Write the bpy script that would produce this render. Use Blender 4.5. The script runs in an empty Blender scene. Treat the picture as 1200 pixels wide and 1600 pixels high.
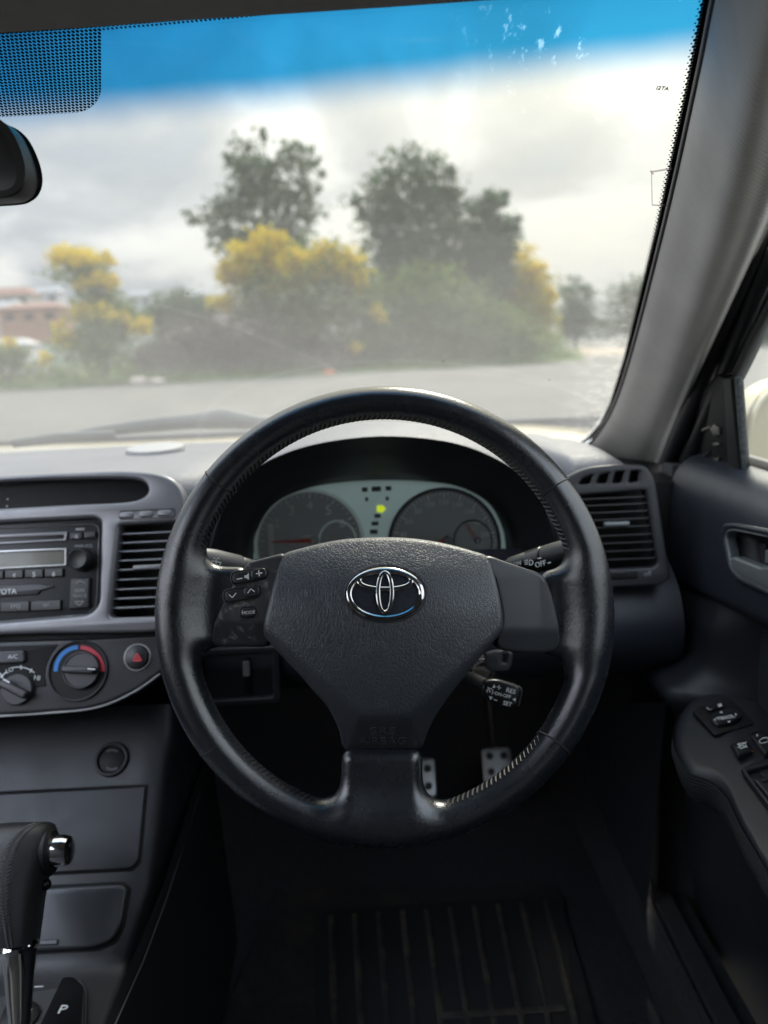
import bpy, bmesh, math, random
import numpy as np
from mathutils import Vector, Matrix

random.seed(7)
rng = np.random.default_rng(7)
R = math.radians
scene = bpy.context.scene

# ------------------------------------------------------------------ camera
PITCH, ROLL, FPX = 12.0, 2.5, 1200.0
CM = Matrix.Rotation(R(90 - PITCH), 3, 'X') @ Matrix.Rotation(R(-ROLL), 3, 'Z')
CR, CU, CF = CM @ Vector((1, 0, 0)), CM @ Vector((0, 1, 0)), CM @ Vector((0, 0, -1))
GROUND = -1.18                      # the eye is 1.18 m above the gravel
camd = bpy.data.cameras.new('camera')
camd.sensor_fit = 'HORIZONTAL'; camd.sensor_width = 36.0
camd.lens = 36.0 * FPX / 1200.0
camd.clip_start = 0.02; camd.clip_end = 4000
camd.dof.use_dof = True; camd.dof.focus_distance = 0.615; camd.dof.aperture_fstop = 6.0
cam = bpy.data.objects.new('camera', camd)
cam.matrix_world = CM.to_4x4()
scene.collection.objects.link(cam)
scene.camera = cam

# ------------------------------------------------------------------ sky, sun, exposure
SUN_EL, SUN_AZ = 48.0, 20.0         # azimuth measured from +Y towards +X
SUN = Vector((math.sin(R(SUN_AZ)) * math.cos(R(SUN_EL)), math.cos(R(SUN_AZ)) * math.cos(R(SUN_EL)), math.sin(R(SUN_EL))))
world = bpy.data.worlds.new('World'); scene.world = world; world.use_nodes = True
nt = world.node_tree; nt.nodes.clear()
def N(tree, kind, **kw):
    n = tree.nodes.new(kind)
    for k, v in kw.items():
        if k.startswith('i_'):
            n.inputs[k[2:]].default_value = v
        else:
            setattr(n, k, v)
    return n
def MA(tree, op, a, b=None, c=None, clamp=False):
    n = tree.nodes.new('ShaderNodeMath'); n.operation = op; n.use_clamp = clamp
    for i, x in enumerate((a, b, c)):
        if x is None: continue
        if isinstance(x, (int, float)): n.inputs[i].default_value = x
        else: tree.links.new(x, n.inputs[i])
    return n.outputs[0]
def ramp(tree, fac, stops, interp='LINEAR'):
    n = tree.nodes.new('ShaderNodeValToRGB'); cr = n.color_ramp; cr.interpolation = interp
    while len(cr.elements) > 1: cr.elements.remove(cr.elements[-1])
    for i, (p, c) in enumerate(stops):
        e = cr.elements[0] if i == 0 else cr.elements.new(p)
        e.position = p; e.color = (*c, 1) if len(c) == 3 else c
    tree.links.new(fac, n.inputs[0]); return n.outputs[0]
def mixc(tree, fac, a, b, blend='MIX'):
    n = tree.nodes.new('ShaderNodeMix'); n.data_type = 'RGBA'; n.blend_type = blend
    for i, x in ((0, fac), (6, a), (7, b)):
        if isinstance(x, (int, float)): n.inputs[i].default_value = x
        elif isinstance(x, tuple): n.inputs[i].default_value = (*x, 1) if len(x) == 3 else x
        else: tree.links.new(x, n.inputs[i])
    return n.outputs[2]
tc = N(nt, 'ShaderNodeTexCoord')
sep = N(nt, 'ShaderNodeSeparateXYZ'); nt.links.new(tc.outputs['Generated'], sep.inputs[0])
zc = MA(nt, 'MAXIMUM', sep.outputs[2], 0.0)
den = MA(nt, 'ADD', zc, 0.55)
cmb = N(nt, 'ShaderNodeCombineXYZ')
nt.links.new(MA(nt, 'DIVIDE', sep.outputs[0], den), cmb.inputs[0])
nt.links.new(MA(nt, 'DIVIDE', sep.outputs[1], den), cmb.inputs[1])
cn = N(nt, 'ShaderNodeTexNoise', i_Scale=2.9, i_Detail=7.0, i_Roughness=0.52, i_Distortion=0.35)
mp = N(nt, 'ShaderNodeMapping'); mp.inputs['Location'].default_value = (3.1, 7.7, 0.4)
nt.links.new(cmb.outputs[0], mp.inputs[0]); nt.links.new(mp.outputs[0], cn.inputs['Vector'])
cloudcol = ramp(nt, cn.outputs['Fac'], [(0.34, (.34, .39, .48)), (0.44, (.52, .56, .64)), (0.50, (.78, .80, .84)), (0.56, (.97, .97, .97)), (0.68, (1.05, 1.03, .98))])
gap = ramp(nt, cn.outputs['Fac'], [(0.28, (.75, .75, .75)), (0.36, (.96, .96, .96)), (0.42, (1, 1, 1))])
# an overcast sky is brighter towards the zenith, and warmer and brighter round the veiled sun
lum = MA(nt, 'MULTIPLY_ADD', zc, 1.75, 0.38)
dotn = N(nt, 'ShaderNodeVectorMath', operation='DOT_PRODUCT'); nt.links.new(tc.outputs['Generated'], dotn.inputs[0]); dotn.inputs[1].default_value = SUN
glow = MA(nt, 'POWER', MA(nt, 'MAXIMUM', dotn.outputs['Value'], 0.0), 4.0)
cloudcol = mixc(nt, 1.0, cloudcol, mixc(nt, zc, (1.0, 1.0, 1.0), (.80, .92, 1.12)), 'MULTIPLY')     # bluer overhead
warm = mixc(nt, MA(nt, 'MULTIPLY', glow, 1.0, clamp=True), cloudcol, (1.0, .91, .66))
lum2 = MA(nt, 'ADD', lum, MA(nt, 'MULTIPLY', glow, 0.22))
cb = N(nt, 'ShaderNodeBackground'); nt.links.new(warm, cb.inputs[0]); nt.links.new(lum2, cb.inputs[1])
sky = N(nt, 'ShaderNodeTexSky', sky_type='NISHITA', sun_disc=False, sun_elevation=R(SUN_EL), sun_rotation=R(SUN_AZ))
sb = N(nt, 'ShaderNodeBackground'); nt.links.new(sky.outputs[0], sb.inputs[0]); sb.inputs[1].default_value = 0.10
mx = N(nt, 'ShaderNodeMixShader'); nt.links.new(gap, mx.inputs[0]); nt.links.new(sb.outputs[0], mx.inputs[1]); nt.links.new(cb.outputs[0], mx.inputs[2])
wo = N(nt, 'ShaderNodeOutputWorld'); nt.links.new(mx.outputs[0], wo.inputs[0])

sund = bpy.data.lights.new('sun', 'SUN'); sund.energy = 2.4; sund.angle = R(10); sund.color = (1.0, .94, .84)
sun = bpy.data.objects.new('sun', sund); sun.location = SUN * 60
sun.rotation_euler = (-SUN).to_track_quat('-Z', 'Y').to_euler()
scene.collection.objects.link(sun)
vs = scene.view_settings
vs.view_transform = 'Standard'; vs.look = 'None'; vs.exposure = 2.15; vs.gamma = 1.0; vs.use_curve_mapping = False
scene.render.engine = 'CYCLES'
cy = scene.cycles
cy.use_denoising = True
cy.max_bounces = 8; cy.diffuse_bounces = 4; cy.glossy_bounces = 4; cy.transmission_bounces = 4; cy.transparent_max_bounces = 12
cy.caustics_reflective = False; cy.caustics_refractive = False
cy.sample_clamp_indirect = 6.0
world.cycles.sampling_method = 'MANUAL'; world.cycles.sample_map_resolution = 512

# ------------------------------------------------------------------ geometry helpers
def ray(px, py):
    return CF + CR * ((px - 600) / FPX) + CU * ((800 - py) / FPX)
def at(px, py, Y):
    d = ray(px, py); return d * (Y / d.y)
def onx(px, py, X):
    d = ray(px, py); return d * (X / d.x)
def onz(px, py, Z):
    d = ray(px, py); return d * (Z / d.z)

class Frame:
    """a flat working plane in the cabin: u to the right, v up, w towards the driver"""
    def __init__(s, o, x, y):
        s.o = Vector(o); s.x = Vector(x).normalized(); y = Vector(y)
        s.y = (y - s.x * y.dot(s.x)).normalized(); s.n = s.x.cross(s.y)
    def W(s, u, v, w=0.0):
        return s.o + s.x * u + s.y * v + s.n * w
    def px(s, px, py, w=0.0):
        d = ray(px, py); o = s.o + s.n * w
        q = d * (o.dot(s.n) / d.dot(s.n)) - s.o
        return (q.dot(s.x), q.dot(s.y))
    def P(s, px, py, w=0.0):
        return s.W(*s.px(px, py, w), w)
    def loop(s, pts, w=0.0):
        return [s.px(a, b, w) for a, b in pts]
    def k(s, px, py, w=0.0):
        a, b = s.px(px - 5, py, w), s.px(px + 5, py, w)
        return math.hypot(a[0] - b[0], a[1] - b[1]) / 10

def mesh(name, verts, faces):
    me = bpy.data.meshes.new(name)
    me.from_pydata([tuple(v) for v in verts], [], [tuple(f) for f in faces])
    me.update(); return me
def add(name, me, material, parent=None, smooth=True, angle=38, fix=True):
    if fix:
        bm = bmesh.new(); bm.from_mesh(me)
        bmesh.ops.remove_doubles(bm, verts=bm.verts, dist=2e-6)
        bmesh.ops.recalc_face_normals(bm, faces=bm.faces)
        bm.to_mesh(me); bm.free()
    if smooth:
        me.polygons.foreach_set('use_smooth', [True] * len(me.polygons))
        if angle < 180: me.set_sharp_from_angle(angle=R(angle))
    if not me.materials: me.materials.append(material)
    ob = bpy.data.objects.new(name, me); scene.collection.objects.link(ob)
    if parent is not None:
        ob.parent = parent
        m = parent.matrix_basis.copy() if parent.parent is None else Matrix.Identity(4)   # a part itself sits at the origin
        ob.matrix_parent_inverse = m.inverted()
    return ob
def tag(o, label, cat, group=None, kind=None):
    o['label'] = label
    if cat: o['category'] = cat
    if group: o['group'] = group
    if kind: o['kind'] = kind
    return o
def thing(name, label, cat, loc=(0, 0, 0), group=None):
    o = bpy.data.objects.new(name, None); o.empty_display_size = 0.05
    o.location = loc; o.matrix_basis = Matrix.Translation(Vector(loc))
    scene.collection.objects.link(o)
    return tag(o, label, cat, group)

def catmull(pts, n=8, closed=True):
    P = [Vector(p) for p in pts]; out = []; m = len(P)
    for i in range(m if closed else m - 1):
        if closed: a, b, c, d = P[(i - 1) % m], P[i], P[(i + 1) % m], P[(i + 2) % m]
        else: a, b, c, d = P[max(i - 1, 0)], P[i], P[i + 1], P[min(i + 2, m - 1)]
        for k in range(n):
            t = k / n
            out.append(0.5 * (2 * b + (c - a) * t + (2 * a - 5 * b + 4 * c - d) * t * t + (3 * b - a - 3 * c + d) * t ** 3))
    if not closed: out.append(P[-1])
    return out
def roundpoly(pts, r, seg=5):
    """a polygon with rounded corners; r is a number or one per corner"""
    P = [Vector(p[:2]) for p in pts]; out = []; m = len(P)
    for i in range(m):
        a, b, c = P[i - 1], P[i], P[(i + 1) % m]
        rr = r[i] if isinstance(r, (list, tuple)) else r
        e1, e2 = (a - b), (c - b); l1, l2 = e1.length, e2.length
        if rr <= 0 or l1 < 1e-9 or l2 < 1e-9: out.append(b); continue
        t = min(rr, l1 * .49, l2 * .49)
        s, e = b + e1 * (t / l1), b + e2 * (t / l2)
        for k in range(seg + 1):
            q = k / seg
            out.append(s * (1 - q) ** 2 + b * 2 * q * (1 - q) + e * q * q)
    return [(p.x, p.y) for p in out]
def ell(cx, cy, rx, ry, n=40, rot=0.0, a0=0, a1=360):
    o = []
    full = abs(a1 - a0) >= 360
    for k in range(n if full else n + 1):
        t = R(a0 + (a1 - a0) * k / n); x, y = rx * math.cos(t), ry * math.sin(t)
        o.append((cx + x * math.cos(rot) - y * math.sin(rot), cy + x * math.sin(rot) + y * math.cos(rot)))
    return o
def rrect(cx, cy, w, h, r, rot=0.0, seg=5):
    p = roundpoly([(-w / 2, -h / 2), (w / 2, -h / 2), (w / 2, h / 2), (-w / 2, h / 2)], r, seg)
    c, s = math.cos(rot), math.sin(rot)
    return [(cx + x * c - y * s, cy + x * s + y * c) for x, y in p]

def curve_mesh(name, loops, e, b, res=2):
    cu = bpy.data.curves.new(name, 'CURVE'); cu.dimensions = '2D'; cu.fill_mode = 'BOTH'
    for L in loops:
        sp = cu.splines.new('POLY'); sp.points.add(len(L) - 1)
        sp.points.foreach_set('co', [c for p in L for c in (p[0], p[1], 0, 1)])
        sp.use_cyclic_u = True
    cu.extrude = max(e, 0); cu.bevel_depth = b; cu.bevel_resolution = res; cu.offset = -b
    ob = bpy.data.objects.new(name, cu); scene.collection.objects.link(ob)
    dg = bpy.context.evaluated_depsgraph_get()
    me = bpy.data.meshes.new_from_object(ob.evaluated_get(dg))
    bpy.data.objects.remove(ob); bpy.data.curves.remove(cu); me.name = name
    return me
def plate(name, fr, loops, w0, w1, material, parent=None, bev=0.001, hfun=None, res=2):
    """a flat piece with holes, cut from loops of (u, v), from w0 to w1, rounded on its edges"""
    if not isinstance(loops[0][0], (tuple, list, Vector)): loops = [loops]
    b = min(bev, (w1 - w0) * .49)
    me = curve_mesh(name, loops, (w1 - w0) / 2 - b, b, res)
    mid = (w0 + w1) / 2
    for v in me.vertices:
        u, vv, w = v.co
        v.co = fr.W(u, vv, w + mid + (hfun(u, vv) if hfun else 0))
    return add(name, me, material, parent)
def text(name, fr, s, cx, cy, wpx, w, material, parent, rot=0.0, hfun=None, depth=0.0003, hpx=None, bold=0.0, spacing=1.0):
    """lettering lying on a frame, wpx wide, centred on a pixel"""
    cu = bpy.data.curves.new(name, 'FONT'); cu.body = s; cu.align_x = 'CENTER'; cu.extrude = 0.05; cu.resolution_u = 3
    cu.offset = bold; cu.space_character = spacing
    ob = bpy.data.objects.new(name, cu); scene.collection.objects.link(ob)
    dg = bpy.context.evaluated_depsgraph_get()
    me = bpy.data.meshes.new_from_object(ob.evaluated_get(dg)); bpy.data.objects.remove(ob)
    xs = [v.co.x for v in me.vertices]; ys = [v.co.y for v in me.vertices]
    k = fr.k(cx, cy, w)
    sx = wpx * k / (max(xs) - min(xs))
    sy = sx if hpx is None else hpx * k / (max(ys) - min(ys))
    mxx, myy = (max(xs) + min(xs)) / 2, (max(ys) + min(ys)) / 2
    cu0, cv0 = fr.px(cx, cy, w); c, sn = math.cos(R(rot)), math.sin(R(rot))
    for v in me.vertices:
        a, b = (v.co.x - mxx) * sx, (v.co.y - myy) * sy
        u, vv = cu0 + a * c - b * sn, cv0 + a * sn + b * c
        v.co = fr.W(u, vv, w + (depth if v.co.z > 0 else -0.0004) + (hfun(u, vv) if hfun else 0))
    return add(name, me, material, parent, smooth=False)
def glyph(name, fr, polys, w, material, parent, depth=0.0003, hfun=None):
    """flat printed symbols: a list of pixel polygons"""
    verts, faces = [], []
    for L in polys:
        i = len(verts)
        for p in L:
            u, v = fr.px(p[0], p[1], w); verts.append(fr.W(u, v, w + depth + (hfun(u, v) if hfun else 0)))
        faces.append(list(range(i, len(verts))))
    return add(name, mesh(name, verts, faces), material, parent, smooth=False)
def stroke(a, b, t):
    a, b = Vector(a), Vector(b); d = (b - a).normalized(); n = Vector((-d.y, d.x)) * t / 2
    return [a + n, b + n, b - n, a - n]
def dome(name, fr, loop, h, material, parent=None, rings=14, edge=0.003, skirt=None, centre=None, ease=1.6, angle=50, drop=1.0):
    """a moulded cover: its outline filled with rings that follow the height h(u, v), with a rolled edge"""
    n = len(loop); P = np.array([tuple(p) for p in loop])
    if sum(P[i][0] * P[(i + 1) % n][1] - P[(i + 1) % n][0] * P[i][1] for i in range(n)) < 0: P = P[::-1]
    c = np.array(centre) if centre else P.mean(0)
    verts = [fr.W(c[0], c[1], h(*c))]; faces = []
    for k in range(1, rings + 1):
        t = 1 - (1 - k / rings) ** ease
        for p in P:
            q = c + (p - c) * t; dist = (1 - t) * np.hypot(*(p - c))
            e = 1 - min(dist / edge, 1) if edge > 0 else 0
            verts.append(fr.W(q[0], q[1], h(*q) - drop * edge * (1 - math.sqrt(max(0, 1 - e * e)))))
    for i in range(n): faces.append((0, 1 + i, 1 + (i + 1) % n))
    for k in range(rings - 1):
        for i in range(n):
            a, b = 1 + k * n + i, 1 + k * n + (i + 1) % n
            faces.append((a, a + n, b + n, b))
    if skirt is not None:
        base = len(verts)
        for p in P: verts.append(fr.W(p[0], p[1], skirt))
        for i in range(n):
            a, b = base - n + i, base - n + (i + 1) % n
            faces.append((a, base + i, base + (i + 1) % n, b))
        faces.append([base + i for i in range(n)])
    return add(name, mesh(name, verts, faces), material, parent, angle=angle)
def tube(name, pts, r, material, parent=None, n=10, sx=1.0, cap=True, closed=False, up=None):
    P = [Vector(p) for p in pts]; m = len(P)
    rs = r if isinstance(r, (list, tuple)) else [r] * m
    verts, faces = [], []; nrm = None
    for i in range(m):
        if closed: t = (P[(i + 1) % m] - P[i - 1]).normalized()
        else: t = (P[min(i + 1, m - 1)] - P[max(i - 1, 0)]).normalized()
        if nrm is None:
            g = Vector(up) if up is not None else (Vector((0, 0, 1)) if abs(t.z) < .9 else Vector((0, 1, 0)))
            nrm = (g - t * g.dot(t)).normalized()
        else:
            nrm = (nrm - t * nrm.dot(t)).normalized()
        b = t.cross(nrm)
        for k in range(n):
            a = 2 * math.pi * k / n
            verts.append(P[i] + (nrm * math.cos(a) + b * math.sin(a) * sx) * rs[i])
    for i in range(m if closed else m - 1):
        for k in range(n):
            a, b = i * n + k, i * n + (k + 1) % n
            c, d = ((i + 1) % m) * n + (k + 1) % n, ((i + 1) % m) * n + k
            faces.append((a, b, c, d))
    if cap and not closed:
        faces.append(list(range(n))[::-1]); faces.append([(m - 1) * n + k for k in range(n)])
    return add(name, mesh(name, verts, faces), material, parent)
def lathe(name, fr, u, v, prof, material, parent=None, n=36, sy=1.0, angle=38):
    """a turned piece about the frame's normal; prof is a list of (radius, w)"""
    verts, faces = [], []
    for r_, w in prof:
        for k in range(n):
            a = 2 * math.pi * k / n; verts.append(fr.W(u + r_ * math.cos(a), v + r_ * sy * math.sin(a), w))
    for i in range(len(prof) - 1):
        for k in range(n):
            faces.append((i * n + k, i * n + (k + 1) % n, (i + 1) * n + (k + 1) % n, (i + 1) * n + k))
    faces.append([k for k in range(n)][::-1]); faces.append([(len(prof) - 1) * n + k for k in range(n)])
    return add(name, mesh(name, verts, faces), material, parent, angle=angle)
def grid(name, rows, material, parent=None, closed=False, thick=0.0, angle=60, keep=None):
    """a skin through rows of points; thick gives it real thickness"""
    m = len(rows[0]); verts = [p for r_ in rows for p in r_]; faces = []
    for i in range(len(rows) - 1):
        for k in range(m if closed else m - 1):
            f = (i * m + k, i * m + (k + 1) % m, (i + 1) * m + (k + 1) % m, (i + 1) * m + k)
            if keep is not None:
                c = sum((Vector(verts[j]) for j in f), Vector()) / 4
                if not keep(c): continue
            faces.append(f)
    ob = add(name, mesh(name, verts, faces), material, parent, angle=angle)
    if thick:
        md = ob.modifiers.new('thickness', 'SOLIDIFY'); md.thickness = abs(thick); md.offset = -1 if thick > 0 else 1
    return ob
def box(name, c, s, material, parent=None, bev=0.002, rot=None):
    bm = bmesh.new(); bmesh.ops.create_cube(bm, size=1)
    for v in bm.verts: v.co = Vector((v.co.x * s[0], v.co.y * s[1], v.co.z * s[2]))
    if bev: bmesh.ops.bevel(bm, geom=bm.edges[:], offset=bev, segments=2, affect='EDGES', profile=.5)
    M = Matrix.Translation(Vector(c)) @ (rot.to_4x4() if rot is not None else Matrix.Identity(4))
    bm.transform(M); me = bpy.data.meshes.new(name); bm.to_mesh(me); bm.free()
    return add(name, me, material, parent)
def frame_box(name, fr, loop_c, size, w0, w1, material, parent, bev=0.0008, rot=0.0):
    return plate(name, fr, rrect(loop_c[0], loop_c[1], size[0], size[1], bev * 1.5, rot), w0, w1, material, parent, bev)

def surface_nets(f, lo, hi, h):
    """the surface f = 0 as quads"""
    ax = [np.arange(lo[i], hi[i] + h, h) for i in range(3)]
    X, Y, Z = np.meshgrid(*ax, indexing='ij'); S = f(X, Y, Z)
    nx, ny, nz = [s - 1 for s in S.shape]
    cnt = np.zeros((nx, ny, nz)); acc = np.zeros((nx, ny, nz, 3))
    corners = [(i, j, k) for i in (0, 1) for j in (0, 1) for k in (0, 1)]
    sub = lambda c: S[c[0]:c[0] + nx, c[1]:c[1] + ny, c[2]:c[2] + nz]
    for a in corners:
        for axis in range(3):
            if a[axis]: continue
            b = list(a); b[axis] = 1
            A, B = sub(a), sub(b); m = (A < 0) != (B < 0)
            t = np.where(m, A / np.where(m, A - B, 1), 0)
            p = np.zeros((nx, ny, nz, 3)); p[..., 0], p[..., 1], p[..., 2] = a
            p[..., axis] = t
            acc += p * m[..., None]; cnt += m
    act = cnt > 0; idx = -np.ones((nx, ny, nz), int); idx[act] = np.arange(act.sum())
    I = np.argwhere(act); V = (I + acc[act] / cnt[act][:, None]) * h + np.array([a[0] for a in ax])
    faces = []
    for axis in range(3):
        o1, o2 = [(1, 2), (2, 0), (0, 1)][axis]
        sl = [slice(1, None)] * 3; sl[axis] = slice(None)
        sA = [slice(1, -1)] * 3; sA[axis] = slice(0, -1); sB = list(sA); sB[axis] = slice(1, None)
        A, B = S[tuple(sA)], S[tuple(sB)]
        e = np.argwhere((A < 0) != (B < 0))
        if not len(e): continue
        neg = A[tuple(e.T)] < 0
        off = np.ones(3, int); off[axis] = 0; c = e + off
        def cell(d1, d2):
            q = c.copy(); q[:, o1] -= d1; q[:, o2] -= d2; return idx[tuple(q.T)]
        q = np.stack([cell(1, 1), cell(0, 1), cell(0, 0), cell(1, 0)], 1)
        q[~neg] = q[~neg][:, ::-1]; faces.append(q)
    Fq = np.concatenate(faces)
    for _ in range(3):                                   # pull the corners onto the surface
        d = f(V[:, 0], V[:, 1], V[:, 2]); e = h * .3; g = np.zeros_like(V)
        for k in range(3):
            o = np.zeros(3); o[k] = e
            g[:, k] = (f(*(V + o).T) - f(*(V - o).T)) / (2 * e)
        V = V - g * (d / np.maximum((g * g).sum(1), .2))[:, None]
    return V, Fq
def smin(a, b, k):
    h = np.clip(.5 + .5 * (b - a) / k, 0, 1); return b * (1 - h) + a * h - k * h * (1 - h)
def rbox(u, v, w, c, hs, r):
    q = [np.abs(x - cc) - (hh - r) for x, cc, hh in zip((u, v, w), c, hs)]
    return np.sqrt(sum(np.maximum(x, 0) ** 2 for x in q)) + np.minimum(np.maximum(np.maximum(q[0], q[1]), q[2]), 0) - r
def nets(name, fr, f, lo, hi, h, material, parent=None):
    V, Fq = surface_nets(f, lo, hi, h)
    W = np.array(fr.o)[None] + V[:, :1] * np.array(fr.x) + V[:, 1:2] * np.array(fr.y) + V[:, 2:] * np.array(fr.n)
    return add(name, mesh(name, W.tolist(), Fq.tolist()), material, parent, angle=180, fix=True)

# ------------------------------------------------------------------ materials
MATS = {}
def mat(name, col, rough=.5, metal=0.0, spec=.5, bump=(), var=0.0, vscale=30.0, rvar=0.0, coat=0.0, emit=None, estr=0.0, col2=None, c2=(.5, .6), c2scale=60.0, sheen=0.0, c2rough=None):
    m = bpy.data.materials.new(name); m.use_nodes = True; t = m.node_tree
    b = t.nodes['Principled BSDF']
    b.inputs['Base Color'].default_value = (*col, 1); b.inputs['Roughness'].default_value = rough
    b.inputs['Metallic'].default_value = metal; b.inputs['Specular IOR Level'].default_value = spec
    b.inputs['Coat Weight'].default_value = coat; b.inputs['Coat Roughness'].default_value = .08
    if sheen: b.inputs['Sheen Weight'].default_value = sheen
    if emit: b.inputs['Emission Color'].default_value = (*emit, 1); b.inputs['Emission Strength'].default_value = estr
    tcn = t.nodes.new('ShaderNodeTexCoord'); co = tcn.outputs['Object']
    base = None
    if var:
        n = N(t, 'ShaderNodeTexNoise', i_Scale=vscale, i_Detail=5.0, i_Roughness=.6); t.links.new(co, n.inputs['Vector'])
        lo, hi = tuple(c * (1 - var) for c in col), tuple(min(c * (1 + var), 1) for c in col)
        base = ramp(t, n.outputs['Fac'], [(.3, lo), (.7, hi)])
    if col2:
        n = N(t, 'ShaderNodeTexNoise', i_Scale=c2scale, i_Detail=8.0, i_Roughness=.68); t.links.new(co, n.inputs['Vector'])
        f = ramp(t, n.outputs['Fac'], [(c2[0], (0, 0, 0)), (c2[1], (1, 1, 1))])
        base = mixc(t, f, base if base is not None else col, col2)
        if c2rough is not None:
            mr = N(t, 'ShaderNodeMapRange'); t.links.new(f, mr.inputs[0]); mr.inputs[3].default_value = rough; mr.inputs[4].default_value = c2rough
            t.links.new(mr.outputs[0], b.inputs['Roughness'])
    if base is not None: t.links.new(base, b.inputs['Base Color'])
    if rvar:
        n = N(t, 'ShaderNodeTexNoise', i_Scale=vscale * 1.7, i_Detail=6.0, i_Roughness=.7); t.links.new(co, n.inputs['Vector'])
        mr = N(t, 'ShaderNodeMapRange'); t.links.new(n.outputs['Fac'], mr.inputs[0]); mr.inputs[1].default_value = .3; mr.inputs[2].default_value = .7
        mr.inputs[3].default_value = max(rough - rvar, .02); mr.inputs[4].default_value = min(rough + rvar, 1)
        t.links.new(mr.outputs[0], b.inputs['Roughness'])
    prev = None
    for kind, sc, st, dist in bump:
        if kind == 'noise':
            n = N(t, 'ShaderNodeTexNoise', i_Scale=sc, i_Detail=4.0, i_Roughness=.6); t.links.new(co, n.inputs['Vector']); h = n.outputs['Fac']
        elif kind in ('grain', 'pebble'):
            d = N(t, 'ShaderNodeTexNoise', i_Scale=sc * .35, i_Detail=2.0); t.links.new(co, d.inputs['Vector'])
            vm = N(t, 'ShaderNodeVectorMath', operation='MULTIPLY_ADD'); t.links.new(d.outputs['Color'], vm.inputs[0]); vm.inputs[1].default_value = (1.5 / sc,) * 3; t.links.new(co, vm.inputs[2])
            n = N(t, 'ShaderNodeTexVoronoi', feature='DISTANCE_TO_EDGE' if kind == 'grain' else 'F1', i_Scale=sc); t.links.new(vm.outputs[0], n.inputs['Vector'])
            h = ramp(t, n.outputs['Distance'], [(0, (0, 0, 0)), (.22, (1, 1, 1))]) if kind == 'grain' else MA(t, 'SUBTRACT', 1.0, n.outputs['Distance'])
        elif kind == 'crease':
            d = N(t, 'ShaderNodeTexNoise', i_Scale=sc * .12, i_Detail=3.0); t.links.new(co, d.inputs['Vector'])
            vm = N(t, 'ShaderNodeVectorMath', operation='MULTIPLY_ADD'); t.links.new(d.outputs['Color'], vm.inputs[0]); vm.inputs[1].default_value = (4.5 / sc,) * 3; t.links.new(co, vm.inputs[2])
            mpp = N(t, 'ShaderNodeMapping'); mpp.inputs['Scale'].default_value = (1, 1, .5); mpp.inputs['Rotation'].default_value = (0, .5, 0); t.links.new(vm.outputs[0], mpp.inputs[0])
            n = N(t, 'ShaderNodeTexVoronoi', feature='DISTANCE_TO_EDGE', i_Scale=sc); t.links.new(mpp.outputs[0], n.inputs['Vector'])
            h = ramp(t, n.outputs['Distance'], [(0, (0, 0, 0)), (.10, (.8, .8, .8)), (.4, (1, 1, 1))])
        elif kind == 'weave':
            n1 = N(t, 'ShaderNodeTexWave', i_Scale=sc, bands_direction='DIAGONAL'); t.links.new(co, n1.inputs['Vector'])
            mpp = N(t, 'ShaderNodeMapping'); mpp.inputs['Scale'].default_value = (1, -1, 1); t.links.new(co, mpp.inputs[0])
            n2 = N(t, 'ShaderNodeTexWave', i_Scale=sc, bands_direction='DIAGONAL'); t.links.new(mpp.outputs[0], n2.inputs['Vector'])
            h = MA(t, 'ADD', n1.outputs['Fac'], n2.outputs['Fac'])
        elif kind == 'rib':
            n1 = N(t, 'ShaderNodeTexWave', i_Scale=sc, bands_direction='Z'); t.links.new(co, n1.inputs['Vector']); h = n1.outputs['Fac']
        bn = N(t, 'ShaderNodeBump', i_Strength=st, i_Distance=dist); t.links.new(h, bn.inputs['Height'])
        if prev is not None: t.links.new(prev, bn.inputs['Normal'])
        prev = bn.outputs[0]
    if prev is not None: t.links.new(prev, b.inputs['Normal'])
    MATS[name] = m; return m

# cabin plastics, leather, metal
leather = mat('wheel leather', (.0095, .0115, .0155), .26, spec=1.0, bump=[('noise', 45, .06, .003), ('crease', 330, .10, .0005), ('grain', 800, .12, .0003)], rvar=.04, vscale=30, col2=(.020, .022, .026), c2=(.66, .80), c2scale=90)
airbag_m = mat('grained airbag vinyl', (.031, .035, .043), .38, spec=.75, bump=[('crease', 430, .34, .0005), ('grain', 1100, .15, .0003)], rvar=.05, vscale=50)
spoke_m = mat('satin spoke plastic', (.040, .043, .048), .36, bump=[('pebble', 1500, .12, .0003)], rvar=.06)
worn_m = mat('worn spoke plastic', (.024, .025, .028), .40, bump=[('noise', 400, .25, .0006)], col2=(.13, .12, .105), c2=(.57, .66), c2scale=110, c2rough=.6, rvar=0)
black_rub = mat('black rubber', (.009, .009, .010), .55, rvar=.08)
button_m = mat('black button', (.016, .017, .019), .38, bump=[('pebble', 1600, .15, .0003)])
print_w = mat('white print', (.62, .63, .64), .5)
print_g = mat('grey print', (.30, .31, .32), .5)
thread_m = mat('black thread', (.016, .016, .017), .5, bump=[('noise', 2500, .4, .0004)])
chrome = mat('chrome', (.72, .72, .72), .07, metal=1.0)
dchrome = mat('dark chrome', (.50, .49, .48), .15, metal=1.0)
dash_m = mat('soft dash skin', (.185, .185, .205), .42, spec=.55, bump=[('grain', 430, .45, .0006)], var=.10, vscale=9, col2=(.25, .25, .26), c2=(.60, .82), c2scale=210)
dark_m = mat('dark dash plastic', (.017, .019, .024), .42, bump=[('grain', 800, .25, .0004)], var=.1, vscale=14)
black_m = mat('black plastic', (.007, .0075, .009), .5, bump=[('pebble', 1200, .15, .0003)])
gloss_black = mat('gloss black', (.005, .005, .006), .30)
inset_m = mat('matt inset black', (.006, .006, .007), .55, spec=.3)
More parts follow.
